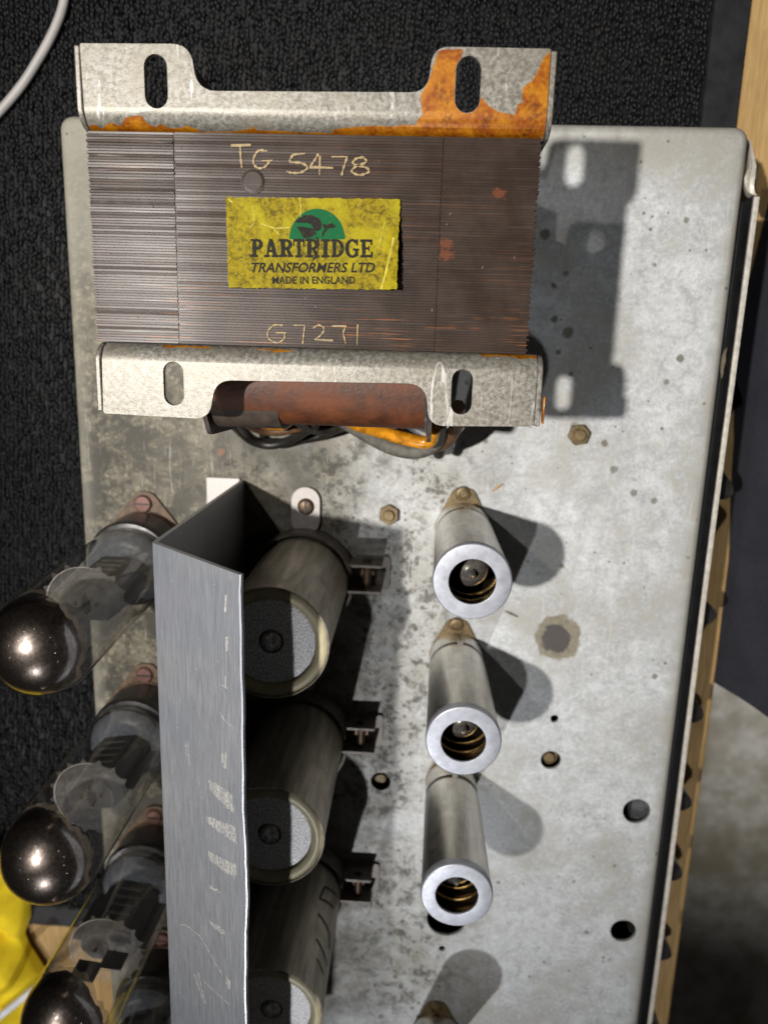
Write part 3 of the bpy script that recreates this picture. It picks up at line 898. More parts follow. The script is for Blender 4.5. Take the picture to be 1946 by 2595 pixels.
A_ = lambda l: px(zm(l, 150, 60), 106.3)
B_ = lambda l: px(zm(l, 800, 60), 106.3)
C_ = lambda l: px(zm(l, 150, 600), 106.3)
D_ = lambda l: px(zm(l, 800, 600), 106.3)
mk = MB()
ribbon([A_([(1030, 728), (1150, 724)]), A_([(1085, 728), (1088, 790), (1095, 860)]),
        A_([(1248, 762), (1200, 757), (1172, 790), (1166, 835), (1195, 864), (1235, 855), (1262, 822)]), A_([(1215, 820), (1282, 817)]),
        A_([(1478, 775), (1402, 782)]), A_([(1402, 782), (1386, 825), (1450, 832), (1490, 858), (1455, 888), (1400, 892), (1365, 884)]),
        A_([(1556, 778), (1530, 820), (1502, 858)]), A_([(1502, 858), (1645, 862)]), A_([(1566, 790), (1562, 905)]),
        B_([(95, 795), (190, 795)]), B_([(190, 795), (170, 850), (155, 908)]),
        B_([(288, 797), (240, 808), (226, 838), (305, 862), (316, 888), (262, 905), (216, 885), (238, 855), (302, 828), (286, 797)])], 0.58, 106.02, mk)
mk.build('painted_number', M['chalk'], tr, smooth=0)
mk = MB()
ribbon([C_([(1342, 530), (1288, 530), (1252, 570), (1262, 615), (1310, 635), (1350, 610), (1352, 580)]), C_([(1300, 575), (1365, 575)]),
        C_([(1408, 530), (1475, 530)]), C_([(1475, 530), (1468, 580), (1462, 640)]),
        C_([(1522, 548), (1558, 528), (1590, 550), (1572, 588), (1535, 616)]), C_([(1535, 616), (1645, 622)]),
        D_([(95, 535), (182, 535)]), D_([(182, 535), (166, 575), (180, 640)]), D_([(252, 525), (248, 648)])], 0.42, 106.02, mk)
mk.build('painted_number', M['chalk'], tr, smooth=0)

# label
LZ = 106.45
L0 = [un(572, 499, LZ), un(1014, 504, LZ), un(1006, 734, LZ), un(579, 728, LZ)]
def lab_z(x, y):
    r = 0.05 * math.sin(x * 0.9 + y * 0.5) + 0.04 * math.sin(y * 1.3 - x * 0.3)
    r += 0.30 * math.exp(-(((x + 39.5) / 2.2) ** 2 + ((y - 22.5) / 2.0) ** 2)) * (0.5 + 0.5 * math.sin((x - y) * 1.4))
    cre = (x - (-9.6 - (31 - y) * 0.16)) 
    if cre > 0 and y < 29:
        r += 0.55 * cre * min(1, (29 - y) / 6)
    if y > 29.6:
        r += 0.16 * (y - 29.6) * (0.5 + 0.5 * math.sin(x * 1.1))
    return LZ + r
nx, ny = 64, 34
vs, fs = [], []
for j in range(ny + 1):
    for i in range(nx + 1):
        s, t = i / nx, j / ny
        x = (L0[3][0] * (1 - s) + L0[2][0] * s) * (1 - t) + (L0[0][0] * (1 - s) + L0[1][0] * s) * t
        y = (L0[3][1] * (1 - s) + L0[2][1] * s) * (1 - t) + (L0[0][1] * (1 - s) + L0[1][1] * s) * t
        if i in (0, nx): x += random.uniform(-0.16, 0.16)
        if j in (0, ny): y += random.uniform(-0.14, 0.14)
        vs.append((x, y, lab_z(x, y)))
for j in range(ny):
    for i in range(nx):
        k = j * (nx + 1) + i
        fs.append((k, k + 1, k + nx + 2, k + nx + 1))
lab = MB().add(vs, fs).build('paper_label', M['label'], tr, smooth=60, solid=0.1)
G_ = lambda l: [un(540 + a * 0.3014, 470 + q * 0.3014, LZ) for a, q in l]
cnt = [0]
def flat(mb, loop, dz=0.03):
    cnt[0] += 1
    z = dz + 0.006 * (cnt[0] % 5)
    mb.poly(dense(loop, 0.6) if len(loop) < 9 else loop, [], lambda x, y: lab_z(x, y) + z)
gr = MB()
arc = [(875 + 235 * math.cos(R_(a)), 450 - 257 * math.sin(R_(a))) for a in range(0, 181, 6)]
gr.poly(G_(arc), [], 0.0)
gr.build('green_emblem', M['green'], lab, smooth=0, cuts=[((0, q, 0), (0, 1, 0)) for q in np.arange(15, 32, 1.0)] + [((q, 0, 0), (1, 0, 0)) for q in np.arange(-45, -10, 1.5)], zmap=lambda x, y: lab_z(x, y) + 0.03)
bd = MB()
for sh in ([(690, 305), (720, 270), (770, 248), (830, 245), (885, 270), (915, 310), (910, 360), (880, 382), (848, 377), (838, 345), (800, 318), (750, 308), (715, 315)],
           [(700, 345), (740, 340), (790, 350), (840, 358), (850, 385), (872, 400), (845, 420), (800, 442), (760, 437), (745, 405)],
           [(915, 322), (960, 325), (1000, 312), (1032, 340), (1018, 354), (965, 360), (940, 398), (922, 440), (915, 400), (938, 362)],
           [(860, 425), (885, 440), (893, 500), (885, 560), (870, 585), (878, 540), (878, 470)],
           [(830, 612), (860, 600), (885, 602), (860, 612), (845, 625)]):
    flat(bd, dense(G_(sh), 0.5), 0.06)
bd.build('bird_emblem', M['ink'], lab, smooth=0)
yb = MB()
flat(yb, dense(G_([(735, 330), (780, 308), (825, 325), (842, 350), (800, 345)]), 0.5), 0.1)
yb.build('wing_gap', M['green'], lab, smooth=0)

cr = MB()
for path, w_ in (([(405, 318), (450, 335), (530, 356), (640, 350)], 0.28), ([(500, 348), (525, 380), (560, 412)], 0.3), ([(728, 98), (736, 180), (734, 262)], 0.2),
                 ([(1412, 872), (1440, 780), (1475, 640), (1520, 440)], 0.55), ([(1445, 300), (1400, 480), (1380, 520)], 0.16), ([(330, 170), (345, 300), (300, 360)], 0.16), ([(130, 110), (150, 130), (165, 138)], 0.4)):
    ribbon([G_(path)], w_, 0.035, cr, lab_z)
cr.build('paper_crease_highlight', plain('pale_yellow_crease_highlight', (0.40, 0.34, 0.04), 0.6), lab, smooth=0)  # light scratch lines and crease highlights, laid on as pale ribbons

def letter(ch_):
    """slab-serif capitals in a unit box: list of polygons"""
    q = lambda x0, y0, x1, y1: [(x0, y0), (x1, y0), (x1, y1), (x0, y1)]
    def band(cx, cy, rx, ry, ix, iy, a0, a1, n=12):
        o = [(cx + rx * math.cos(R_(a0 + (a1 - a0) * i / n)), cy + ry * math.sin(R_(a0 + (a1 - a0) * i / n))) for i in range(n + 1)]
        k = [(cx + ix * math.cos(R_(a0 + (a1 - a0) * i / n)), cy + iy * math.sin(R_(a0 + (a1 - a0) * i / n))) for i in range(n + 1)]
        return o + k[::-1]
    stem = [q(.14, 0, .44, 1), q(0, 0, .58, .13), q(0, .87, .5, 1)]
    bowl = [band(.5, .70, .46, .30, .17, .15, -90, 90), q(.4, .86, .52, 1), q(.4, .40, .52, .54)]
    if ch_ == 'P': return stem + bowl
    if ch_ == 'R': return stem + bowl + [[(.5, .44), (.74, .44), (.95, .1), (.68, .06)], q(.66, 0, 1.02, .13)]
    if ch_ == 'A': return [[(.36, 1), (.62, 1), (.30, .08), (.14, .08)], [(.40, 1), (.64, 1), (.92, .08), (.62, .08)], q(.28, .27, .72, .40), q(0, 0, .42, .13), q(.52, 0, 1.02, .13)]
    if ch_ == 'T': return [q(.35, 0, .66, 1), q(.2, 0, .8, .13), q(0, .84, 1, 1), q(0, .62, .13, .9), q(.87, .62, 1, .9)]
    if ch_ == 'I': return [q(.3, 0, .72, 1), q(.05, 0, .95, .13), q(.05, .87, .95, 1)]
    if ch_ == 'D': return [q(.13, 0, .42, 1), q(0, 0, .45, .13), q(0, .87, .45, 1), band(.42, .5, .58, .5, .28, .36, -90, 90, 18)]
    if ch_ == 'G': return [band(.52, .5, .52, .51, .24, .37, 42, 322, 24), q(.56, .38, 1.0, .50), q(.70, .08, .94, .45), q(.80, .66, .93, .98)]
    if ch_ == 'E': return [q(.13, 0, .42, 1), q(0, 0, .92, .15), q(0, .85, .9, 1), q(.4, .43, .7, .57), q(.8, 0, .94, .32), q(.78, .68, .92, 1), q(.62, .34, .72, .66)]
lt = MB()
for chx, xa, xb, ya, yb_ in (('P', 315, 425, 600, 447), ('A', 428, 548, 600, 447), ('R', 553, 672, 600, 447), ('T', 672, 770, 602, 447), ('R', 775, 893, 604, 447),
                             ('I', 903, 985, 602, 450), ('D', 990, 1102, 602, 450), ('G', 1108, 1228, 606, 448), ('E', 1236, 1348, 604, 450)):
    for pl in letter(chx):
        flat(lt, G_([(xa + (xb - xa) * x, ya + (yb_ - ya) * y) for x, y in pl]), 0.06)
lt.build('printed_name', M['ink'], lab, smooth=0)

def text_mesh(body, zx0, zx1, zy0, zy1, shear, offset, name):
    cu = bpy.data.curves.new(name, 'FONT')
    cu.body = body; cu.size = 1.0; cu.shear = shear; cu.offset = offset; cu.resolution_u = 3
    o = bpy.data.objects.new(name, cu)
    COL.objects.link(o)
    dg = bpy.context.evaluated_depsgraph_get()
    me = bpy.data.meshes.new_from_object(o.evaluated_get(dg))
    bpy.data.objects.remove(o)
    vs = [v.co.copy() for v in me.vertices]
    x0 = min(v.x for v in vs); x1 = max(v.x for v in vs); y0 = min(v.y for v in vs); y1 = max(v.y for v in vs)
    out = []
    for v in vs:
        a = zx0 + (zx1 - zx0) * (v.x - x0) / (x1 - x0); q = zy0 + (zy1 - zy0) * (v.y - y0) / (y1 - y0)
        p = G_([(a, q)])[0]
        out.append((p[0], p[1], lab_z(*p) + 0.07))
    MB().add(out, [tuple(p.vertices) for p in me.polygons]).build(name, M['ink'], lab, smooth=0)
text_mesh('TRANSFORMERS LTD', 322, 1362, 731, 645, 0.24, 0.022, 'printed_line')
text_mesh('MADE IN ENGLAND', 498, 1195, 826, 762, 0.0, 0.022, 'printed_line')

# ------------------------------------------------------------------ valve cans
CANS = [((17.1, -74.0), 'aluminium valve can with open top nearest the transformer'),
        ((17.2, -128.9), 'aluminium valve can with gold rings inside, second from the transformer'),
        ((18.0, -187.5), 'aluminium valve can standing in front of the large black hole'),
        ((17.2, -318.0), 'valve can mostly cut off by the lower edge of the photo, its brass foot showing')]
cg = 'aluminium valve cans standing in a row'
c0 = CANS[0][0]
can = thing('valve_can', CANS[0][1], 'valve can', (*c0, 0), cg)
wall = [(10.7, 1.5), (10.9, 3), (10.9, 11.2), (10.3, 11.7), (10.3, 14.0), (11.1, 14.6), (11.25, 16), (11.5, 30), (11.9, 50), (12.25, 66.2)]
MB().lathe(wall, c0, 64).build('can_wall', M['alu_can'], can, smooth=40)
MB().lathe([(12.25, 66.2), (12.5, 67.4), (12.5, 69.0), (12.3, 69.6), (11.9, 69.95), (7.55, 70.0), (7.35, 69.8), (7.35, 69.2)], c0, 64).build('can_rim', M['alu_rim'], can, smooth=60)
MB().lathe([(7.35, 69.2), (11.2, 68.6), (11.2, 60), (10.6, 4), (0.01, 4)], c0, 48).build('can_lining', M['inside'], can, smooth=40)
for zz in (52.5, 58.5):
    ring = [(c0[0] + 9.6 * math.cos(2 * math.pi * k / 40), c0[1] + 9.6 * math.sin(2 * math.pi * k / 40), zz + 2.2 * k / 40) for k in range(41)]
    MB().tube(ring, 0.55, 8).build('spring_coil', M['brass_bright'], can)
MB().lathe([(0.01, 60.0), (1.2, 59.8), (3.5, 59.0), (5.6, 57.2), (6.8, 54), (7.4, 48), (7.4, 10)], c0, 40).build('inner_bulb', M['dome'], can, smooth=60)
MB().lathe([(0.01, 64.2), (0.7, 63.9), (1.3, 62.8), (1.55, 61.6), (1.3, 60.4), (1.6, 59.6)], c0, 18).build('bulb_tip', M['tip'], can, smooth=60)
MB().box(c0[0] - 0.2, c0[0] + 1.9, c0[1] + 9.9, c0[1] + 11.25, 9.5, 15.2).build('bayonet_tab', M['alu_can'], can, bevel=0.25)
for (cc, lb) in CANS[1:]:
    k = dup(can); k.location = Vector((*cc, 0)) * MM; k['label'] = lb
# brass mounting plates belong to the chassis
for (cc, lb) in CANS:
    pl = rounded([(cc[0] - 11.8, cc[1]), (cc[0] - 4.0, cc[1] + 16.4), (cc[0] + 3.4, cc[1] + 16.4), (cc[0] + 11.8, cc[1]), (cc[0] + 3.6, cc[1] - 16.6), (cc[0] - 3.6, cc[1] - 16.6)], [6, 3.6, 3.6, 6, 3.6, 3.6])
    so = MB().prism(pl, [], 0.25, 1.4).build('socket_plate', M['brass'], ch, bevel=0.25)
    for s in (1, -1):
        MB().lathe([(0.01, 2.2), (1.5, 2.2), (1.7, 3.0), (2.7, 2.7), (3.1, 1.4)], (cc[0] - 0.6, cc[1] + s * 14.2), 20).build('rivet', M['brass'], so)

# ------------------------------------------------------------------ capacitors
CAPS = [((-46.2, -97.0), 'large grey capacitor with cream rim nearest the transformer'),
        ((-47.0, -167.4), 'large capacitor with cream rim in the middle of the row behind the sheet metal shield'),
        ((-46.6, -239.8), 'large capacitor with scratched pencil marks on its side, at the lower edge of the photo')]
c0 = CAPS[0][0]
cap = thing('capacitor', CAPS[0][1], 'capacitor', (*c0, 0), 'large can capacitors in a row behind the shield')
MB().lathe([(18.5, 0.8), (18.6, 30), (18.7, 60), (18.9, 69.5), (19.15, 71.0), (19.1, 72.0), (18.5, 72.3), (18.2, 71.6)], c0, 72).build('sleeve', M['cap_body'], cap, smooth=50)
MB().lathe([(18.2, 71.6), (17.6, 72.1), (16.4, 72.3), (15.2, 71.7), (14.6, 70.9), (14.5, 69.8)], c0, 72).build('rim', M['cream'], cap, smooth=60)
MB().lathe([(14.6, 69.9), (14.4, 70.3), (13.9, 70.5), (4.3, 70.5), (4.05, 70.3), (4.0, 69.2)], c0, 64).build('end_disc', M['alu_cap'], cap, smooth=40)
MB().lathe([(4.05, 69.0), (3.7, 69.2), (3.55, 70.2), (3.0, 71.2), (2.0, 71.75), (0.01, 71.95)], c0, 32).build('rivet', plain('dull_rivet_metal', (0.46, 0.45, 0.44), 0.26, 0.7), cap, smooth=60)
cl = MB(); cl.lathe([(19.6, 0.6), (19.6, 10.5), (20.7, 10.8), (20.7, 0.6)], c0, 64, 16, 352)
cl = cl.build('clamp_band', M['steel_dull'], cap, smooth=40)
for yy, yl in ((8.2, 7.0), (-2.6, -1.4)):
    e = MB(); e.box(c0[0] + 18.5, c0[0] + 32.0, c0[1] + yy - 0.65, c0[1] + yy + 0.65, 1.0, 10.6)
    e.build('clamp_ear', M['steel_dull'], cl, bevel=0.25)
MB().tube([(c0[0] + 26, c0[1] + 10.4, 6), (c0[0] + 26, c0[1] - 4.8, 6)], 1.6, 12).build('clamp_bolt', M['screw_dark'], cl)
MB().hexa((c0[0] + 26, c0[1] + 3), 3.0, 1.2, 4.2, 15).build('clamp_nut', M['screw_dark'], cl)
MB().prism(rounded([(c0[0] + 20, c0[1] - 4), (c0[0] + 35, c0[1] - 4), (c0[0] + 35, c0[1] + 10), (c0[0] + 20, c0[1] + 10)], 2), [], 0.3, 1.2).build('clamp_foot', M['steel_dull'], cl, bevel=0.2)
lug = slot((c0[0] + 0.4, c0[1] + 27.8), 11.6, 19.5, 14)
lo = MB().prism(lug, [], 1.2, 2.3).build('clamp_lug', M['lug_white'], cap, bevel=0.3)
sw = MB(); sc0 = (c0[0] + 0.6, c0[1] + 29.6)
sw.lathe([(0.01, 4.0), (0.01, 4.0), (2.3, 3.95), (3.1, 3.5), (3.45, 2.3)], sc0, 28)
sw.build('screw', M['screw_dark'], lo, smooth=50)
MB().box(sc0[0] - 0.4, sc0[0] + 0.4, sc0[1] - 3.0, sc0[1] + 3.0, 3.6, 4.06).build('screw_slot', M['hole_black'], lo)
for i, (cc, lb) in enumerate(CAPS[1:]):
    k = dup(cap); k.location = Vector((*cc, 0)) * MM; k['label'] = lb
    if i == 1:
        # pencil marks on the sleeve of the last one, facing the cans
        mb = MB()
        def on_side(a, z):
            return (cc[0] + 18.82 * math.cos(R_(a)), cc[1] + 18.82 * math.sin(R_(a)), z)
        def pen(path, w=1.1):
            P = []
            for (a, z), (a2, z2) in zip(path, path[1:]):
                P += [(a + (a2 - a) * t / 6, z + (z2 - z) * t / 6) for t in range(6)]
            P.append(path[-1])
            vs = []
            for j, (a, z) in enumerate(P):
                j2 = min(j + 1, len(P) - 1); j0 = max(j - 1, 0)
                da, dz = (P[j2][0] - P[j0][0]) * 0.33, P[j2][1] - P[j0][1]
                l = math.hypot(da, dz) or 1
                vs += [on_side(a - dz / l * w * 1.5, z + da / l * w / 2), on_side(a + dz / l * w * 1.5, z - da / l * w / 2)]
            mb.add(vs, [(2 * j, 2 * j + 1, 2 * j + 3, 2 * j + 2) for j in range(len(P) - 1)])
        pen([(22, 26), (50, 30), (46, 22), (20, 18)]); pen([(48, 38), (20, 40), (16, 46)]); pen([(44, 50), (14, 54)]); pen([(20, 60), (38, 58)], 0.8)
        po = mb.build('pencil_mark', M['hole_black'], None, smooth=0)
        for v in po.data.vertices:
            v.co = v.co - Vector((*cc, 0)) * MM
        po.parent = k

# ------------------------------------------------------------------ sheet shield between valves and capacitors
sh = thing('shield', 'folded bare aluminium shield standing between glass valves and capacitors', 'shield', (-70, -200, 0))
XF, ZF, XE, ZE, TH = -74.4, 97.0, -45.2, 115.5, 1.25
ys_ = list(np.linspace(-58.0, -352, 90))
def ex(y):
    return XE + 0.75 * math.exp(-((y + 150) / 18) ** 2) + 0.10 * math.sin(y * 0.11) + 0.10 * math.sin(y * 0.31) + 0.04 * math.sin(y * 1.1)
dv = Vector((XE - XF, 0, ZE - ZF)).normalized(); nv = Vector((-dv.z, 0, dv.x))
v, f = [], []
for i, y in enumerate(ys_):
    e = ex(y)
    ye = y - 2.2 if i == 0 else y
    tp = Vector((XF, y, ZF)); te = Vector((e, ye, ZF + (e - XF) * (ZE - ZF) / (XE - XF)))
    rag = 0.05 * math.sin(y * 0.9) + 0.06 * random.random()
    v += [(XF + 2.2, y, 0), (XF + 0.15, y, ZF - 2), tuple(tp + Vector((0.1, 0, -0.7))), tuple(tp + Vector((0.55, 0, 0.35))), tuple(te + nv * (0.02 + 0.15 * rag)), tuple(te + dv * (0.35 + rag * 0.5) - nv * 0.25),
          tuple(te + dv * 0.2 - nv * TH), tuple(tp + Vector((TH * 1.4, 0, -TH * 0.5))), (XF + TH + 0.25, y, ZF - 3), (XF + 2.2 + TH, y, 0)]
for i in range(len(ys_) - 1):
    for k in range(10):
        k2 = (k + 1) % 10
        f.append((i * 10 + k, i * 10 + k2, i * 10 + 10 + k2, i * 10 + 10 + k))
f.append(tuple(range(10)))
MB().add(v, f).build('folded_sheet', M['alu_sheet'], sh, smooth=25)
MB().box(-86.0, -72.5, -70.0, -57.2, 0.3, 1.5).build('foot_tab', M['lug_white'], sh, bevel=0.2)
# rough file marks near the free edge: slightly proud strips on the sloping face
fm = MB(); q_ = 0
def onface(u, v_):
    """photo point onto the sloping face"""
    d = CR @ np.array([u - CX, v_ - CY, F])
    n3 = np.array([nv.x, nv.y, nv.z]); p0 = np.array([XF, 0, ZF])
    t = (n3 @ (p0 - np.array([0, 0, H]))) / (n3 @ d)
    p = np.array([0, 0, H]) + t * d + n3 * 0.05
    return p
E3 = lambda a, q: (a * 0.3955, 1720 + q * 0.3955)
for quad in ([(1335, 640), (1420, 690), (1490, 745), (1500, 870), (1430, 800), (1345, 715)], [(1325, 880), (1400, 905), (1505, 945), (1520, 1060), (1440, 1010), (1330, 925)],
             [(1335, 1095), (1420, 1150), (1515, 1190), (1510, 1285), (1420, 1225), (1340, 1160)], [(1335, 1318), (1400, 1350), (1410, 1372), (1345, 1352)],
             [(1340, 1540), (1440, 1610), (1435, 1645), (1345, 1575)], [(1420, 470), (1452, 470), (1450, 578), (1425, 560)], [(1450, 1900), (1475, 1935), (1470, 2000), (1448, 1960)]):
    # break each mark into several thin vertical scrapes
    us = [p[0] for p in quad]; n = max(4, int((max(us) - min(us)) / 7))
    P = [Vector((p[0], p[1], 0)) for p in quad]
    for k in range(n):
        ua = min(us) + (max(us) - min(us)) * (k + random.uniform(0.0, 0.35)) / n; ub = min(us) + (max(us) - min(us)) * (k + random.uniform(0.75, 1.0)) / n
        um = (ua + ub) / 2
        hits = []
        for a, c in zip(P, P[1:] + P[:1]):
            if (a.x - um) * (c.x - um) < 0:
                hits.append(a.y + (c.y - a.y) * (um - a.x) / (c.x - a.x))
        if len(hits) >= 2:
            va, vb = min(hits) + random.uniform(-5, 9), max(hits) + random.uniform(-9, 5)
            pts = [onface(*E3(ua, va)), onface(*E3(ub, va + 4)), onface(*E3(ub, vb + 4)), onface(*E3(ua, vb))]
            fm.add([tuple(p) for p in pts], [(0, 1, 2, 3)])
for quad in ([(1480, 850), (1490, 850), (1487, 960), (1472, 960)], [(1480, 1125), (1500, 1125), (1496, 1220), (1482, 1220)], [(1478, 1380), (1486, 1385), (1488, 1470), (1480, 1460)], [(1450, 1440), (1456, 1440), (1500, 1460), (1490, 1466)]):
    pts = [onface(a * 0.3858, 1180 + q * 0.3858) for a, q in quad]
    fm.add([tuple(p) for p in pts], [(0, 1, 2, 3)])
def hair(path, w):
    for (a, c) in zip(path, path[1:]):
        A, C = Vector((*E3(*a), 0)), Vector((*E3(*c), 0))
        n = Vector((-(C - A).y, (C - A).x, 0)).normalized() * w
        pts = [onface(*(A + n).xy), onface(*(C + n).xy), onface(*(C - n).xy), onface(*(A - n).xy)]
        fm.add([tuple(p) for p in pts], [(0, 1, 2, 3)])
hair([(1160, 1580), (1195, 1580), (1290, 1660), (1345, 1760), (1400, 1860), (1425, 1895)], 0.9)
hair([(1300, 1935), (1380, 2010), (1470, 2090)], 0.8)
hair([(1410, 215), (1430, 255), (1500, 320)], 0.9)
hair([(1240, 1890), (1310, 2080)], 0.8); hair([(1270, 1885), (1320, 2090)], 0.8); hair([(1255, 1900), (1300, 2040)], 0.7)
hair([(1205, 400), (1215, 560)], 0.7); hair([(1190, 410), (1200, 500)], 0.6)
fm.build('file_mark', M['alu_raw'], sh, smooth=0, kind='stuff')

# ------------------------------------------------------------------ glass valves
VAL = [((-111.6, -88.6), 'glass power valve nearest the transformer, its dark dome cut by the photo edge', 0),
       ((-114.0, -163.4), 'glass power valve with its dark dome over the yellow cloth corner, second from the transformer', 20),
       ((-112.4, -231.6), 'glass power valve at the bottom edge with clear middle showing dark plates', -15),
       ((-111.0, -296.0), 'glass power valve mostly hidden between the shield and the lowest dark dome', 35)]
c0 = VAL[0][0]
va = thing('glass_valve', VAL[0][1], 'valve', (*c0, 0), 'glass power valves in a row')
RS, ZC = 16.0, 88.0
MB().lathe([(16.0, 3.2), (16.8, 5), (16.8, 15), (17.4, 17.5), (16.7, 19.5), (14.0, 20.2), (9, 20.2)], c0, 56).build('valve_base', M['black'], va, smooth=40)
pr = [(13.0, 19.8), (14.6, 20.6), (15.7, 22.4), (16.2, 25.2), (16.2, 40), (RS, 60), (RS, ZC)]
pr += [(RS * math.cos(R_(a)), ZC + RS * math.sin(R_(a))) for a in range(6, 91, 6)]
pr[-1] = (0.01, ZC + RS)
MB().lathe(pr, c0, 72).build('bulb', M['glass'], va, smooth=60)
rg = RS - 0.35
ax_ = Vector((-0.36, 0.10, 0.93)).normalized()
nA, nT = 96, 26
vs, fs = [(c0[0], c0[1], ZC + rg)], []
for i in range(nA):
    a = 2 * math.pi * i / nA
    tm = 0.2
    while tm < 2.2:
        v_ = Vector((math.sin(tm) * math.cos(a), math.sin(tm) * math.sin(a), math.cos(tm)))
        if v_.dot(ax_) < math.cos(R_(84)): break
        tm += 0.01
    tm = min(tm, 1.95) + 0.03 * math.sin(a * 5) + 0.02 * math.sin(a * 11 + 1) + 0.012 * math.sin(a * 29)
    for j in range(1, nT + 1):
        t_ = tm * j / nT
        if t_ < math.pi / 2:
            r_, z_ = rg * math.sin(t_), ZC + rg * math.cos(t_)
        else:
            r_, z_ = rg, ZC - rg * (t_ - math.pi / 2)
        vs.append((c0[0] + r_ * math.cos(a), c0[1] + r_ * math.sin(a), z_))
for i in range(nA):
    k = (i + 1) % nA
    fs.append((0, 1 + i * nT, 1 + k * nT))
    for j in range(nT - 1):
        fs.append((1 + i * nT + j, 1 + i * nT + j + 1, 1 + k * nT + j + 1, 1 + k * nT + j))
gf = MB().add(vs, fs).build('getter_flash', M['getter'], va, smooth=60)
fv, ff = [], []
for i in range(nA):
    p_ = Vector(vs[1 + i * nT + nT - 1]); q_ = Vector(vs[1 + i * nT + nT - 2])
    dn = (p_ - q_).normalized() * (2.2 + 0.7 * math.sin(i * 0.4) + 0.5 * math.sin(i * 1.3))
    e_ = p_ + dn
    rr = Vector((e_.x - c0[0], e_.y - c0[1])); l_ = min(rg + 0.1, math.sqrt(max(1, (rg + .1) ** 2 - max(0, e_.z - ZC) ** 2)))
    rr = rr.normalized() * l_
    fv += [tuple(p_ + (q_ - p_) * 0.4), (c0[0] + rr.x, c0[1] + rr.y, e_.z)]
for i in range(nA):
    k = (i + 1) % nA
    ff.append((2 * i, 2 * i + 1, 2 * k + 1, 2 * k))
MB().add(fv, ff).build('getter_fringe', M['fringe'], gf, smooth=60)
# toothed mica disc
teeth = []
nt_ = 16
for k in range(nt_ * 4):
    a = 2 * math.pi * k / (nt_ * 4)
    r = 13.6 + (1.9 if k % 4 == 0 else 0.12 if k % 2 else 0)
    teeth.append((c0[0] + r * math.cos(a), c0[1] + r * math.sin(a)))
MB().prism(teeth, [slot((c0[0], c0[1]), 3, 6)], 59.0, 59.4).build('upper_mica', M['mica'], va, smooth=0)
MB().lathe([(0.01, 60.6), (3, 60.4), (7.5, 60.2), (8.4, 60.0), (8.6, 59.4)], c0, 40).build('shield_disc', m_film('hazy_disc', (0.36, 0.32, 0.28), 0.2), va, smooth=50)
MB().lathe([(0.01, 28.5), (10.5, 28.0), (13.8, 26.8), (15.2, 24.6)], c0, 48).build('glass_foot', M['mica_low'], va, smooth=60)
an = MB()
ol = rounded([(c0[0] - 10.5, c0[1] - 3.2), (c0[0] - 6, c0[1] - 6.8), (c0[0] + 6, c0[1] - 6.8), (c0[0] + 10.5, c0[1] - 3.2), (c0[0] + 10.5, c0[1] + 3.2), (c0[0] + 6, c0[1] + 6.8), (c0[0] - 6, c0[1] + 6.8), (c0[0] - 10.5, c0[1] + 3.2)], 1.2)
an.prism(ol, [], 30, 56.5)
an = an.build('anode', M['anode'], va, smooth=30)
for s in (-1, 1):
    MB().box(c0[0] + s * 12.4 - 1.9, c0[0] + s * 12.4 + 1.9, c0[1] - 0.3, c0[1] + 0.3, 31, 56).build('anode_fin', M['anode'], an)
    for k in range(5):
        MB().box(c0[0] - 4.6, c0[0] + 4.6, c0[1] + s * 6.8 - 0.25, c0[1] + s * 6.8 + 0.25, 33 + k * 4.6, 34.2 + k * 4.6).build('anode_rib', plain('rib_grey', (0.10, 0.098, 0.095), 0.5, 0.3) if 'rib_grey' not in bpy.data.materials else bpy.data.materials['rib_grey'], an)
for (dx, dy) in ((-3.6, 0), (3.6, 0), (0, 3.4), (0, -3.4)):
    MB().tube([(c0[0] + dx, c0[1] + dy, 26), (c0[0] + dx, c0[1] + dy, 60.5)], 0.5, 8).build('support_rod', M['brass'], va)
ring = [(c0[0] + 13.5 * math.cos(R_(75 + 3 * k)), c0[1] + 13.5 * math.sin(R_(75 + 3 * k)), 59.3) for k in range(56)]
MB().tube(ring, [0.05 + 0.24 * math.sin(math.pi * k / 55) for k in range(56)], 6).build('mica_edge', M['mica_edge'], va)
for (cc, lb, rot) in VAL[1:]:
    k = dup(va); k.location = Vector((*cc, 0)) * MM; k['label'] = lb; k.rotation_euler = (R_({20: 1.3, -15: -1.6, 35: 1.0}[rot]), 0, R_(rot * 0.4))
wing_valve = [o for o in COL.objects if o.get('label') == VAL[2][1]][0]
for (xa, xb, yy, za, zb) in ((-8.5, 0.5, -3.4, 62, 71), (2.0, 10.0, 2.6, 62, 70)):
    wg = MB().box(xa, xb, yy, yy + 0.5, za, zb).build('getter_wing', M['anode'], None)
    wg.parent = wing_valve
va.rotation_euler.x = R_(3.0)
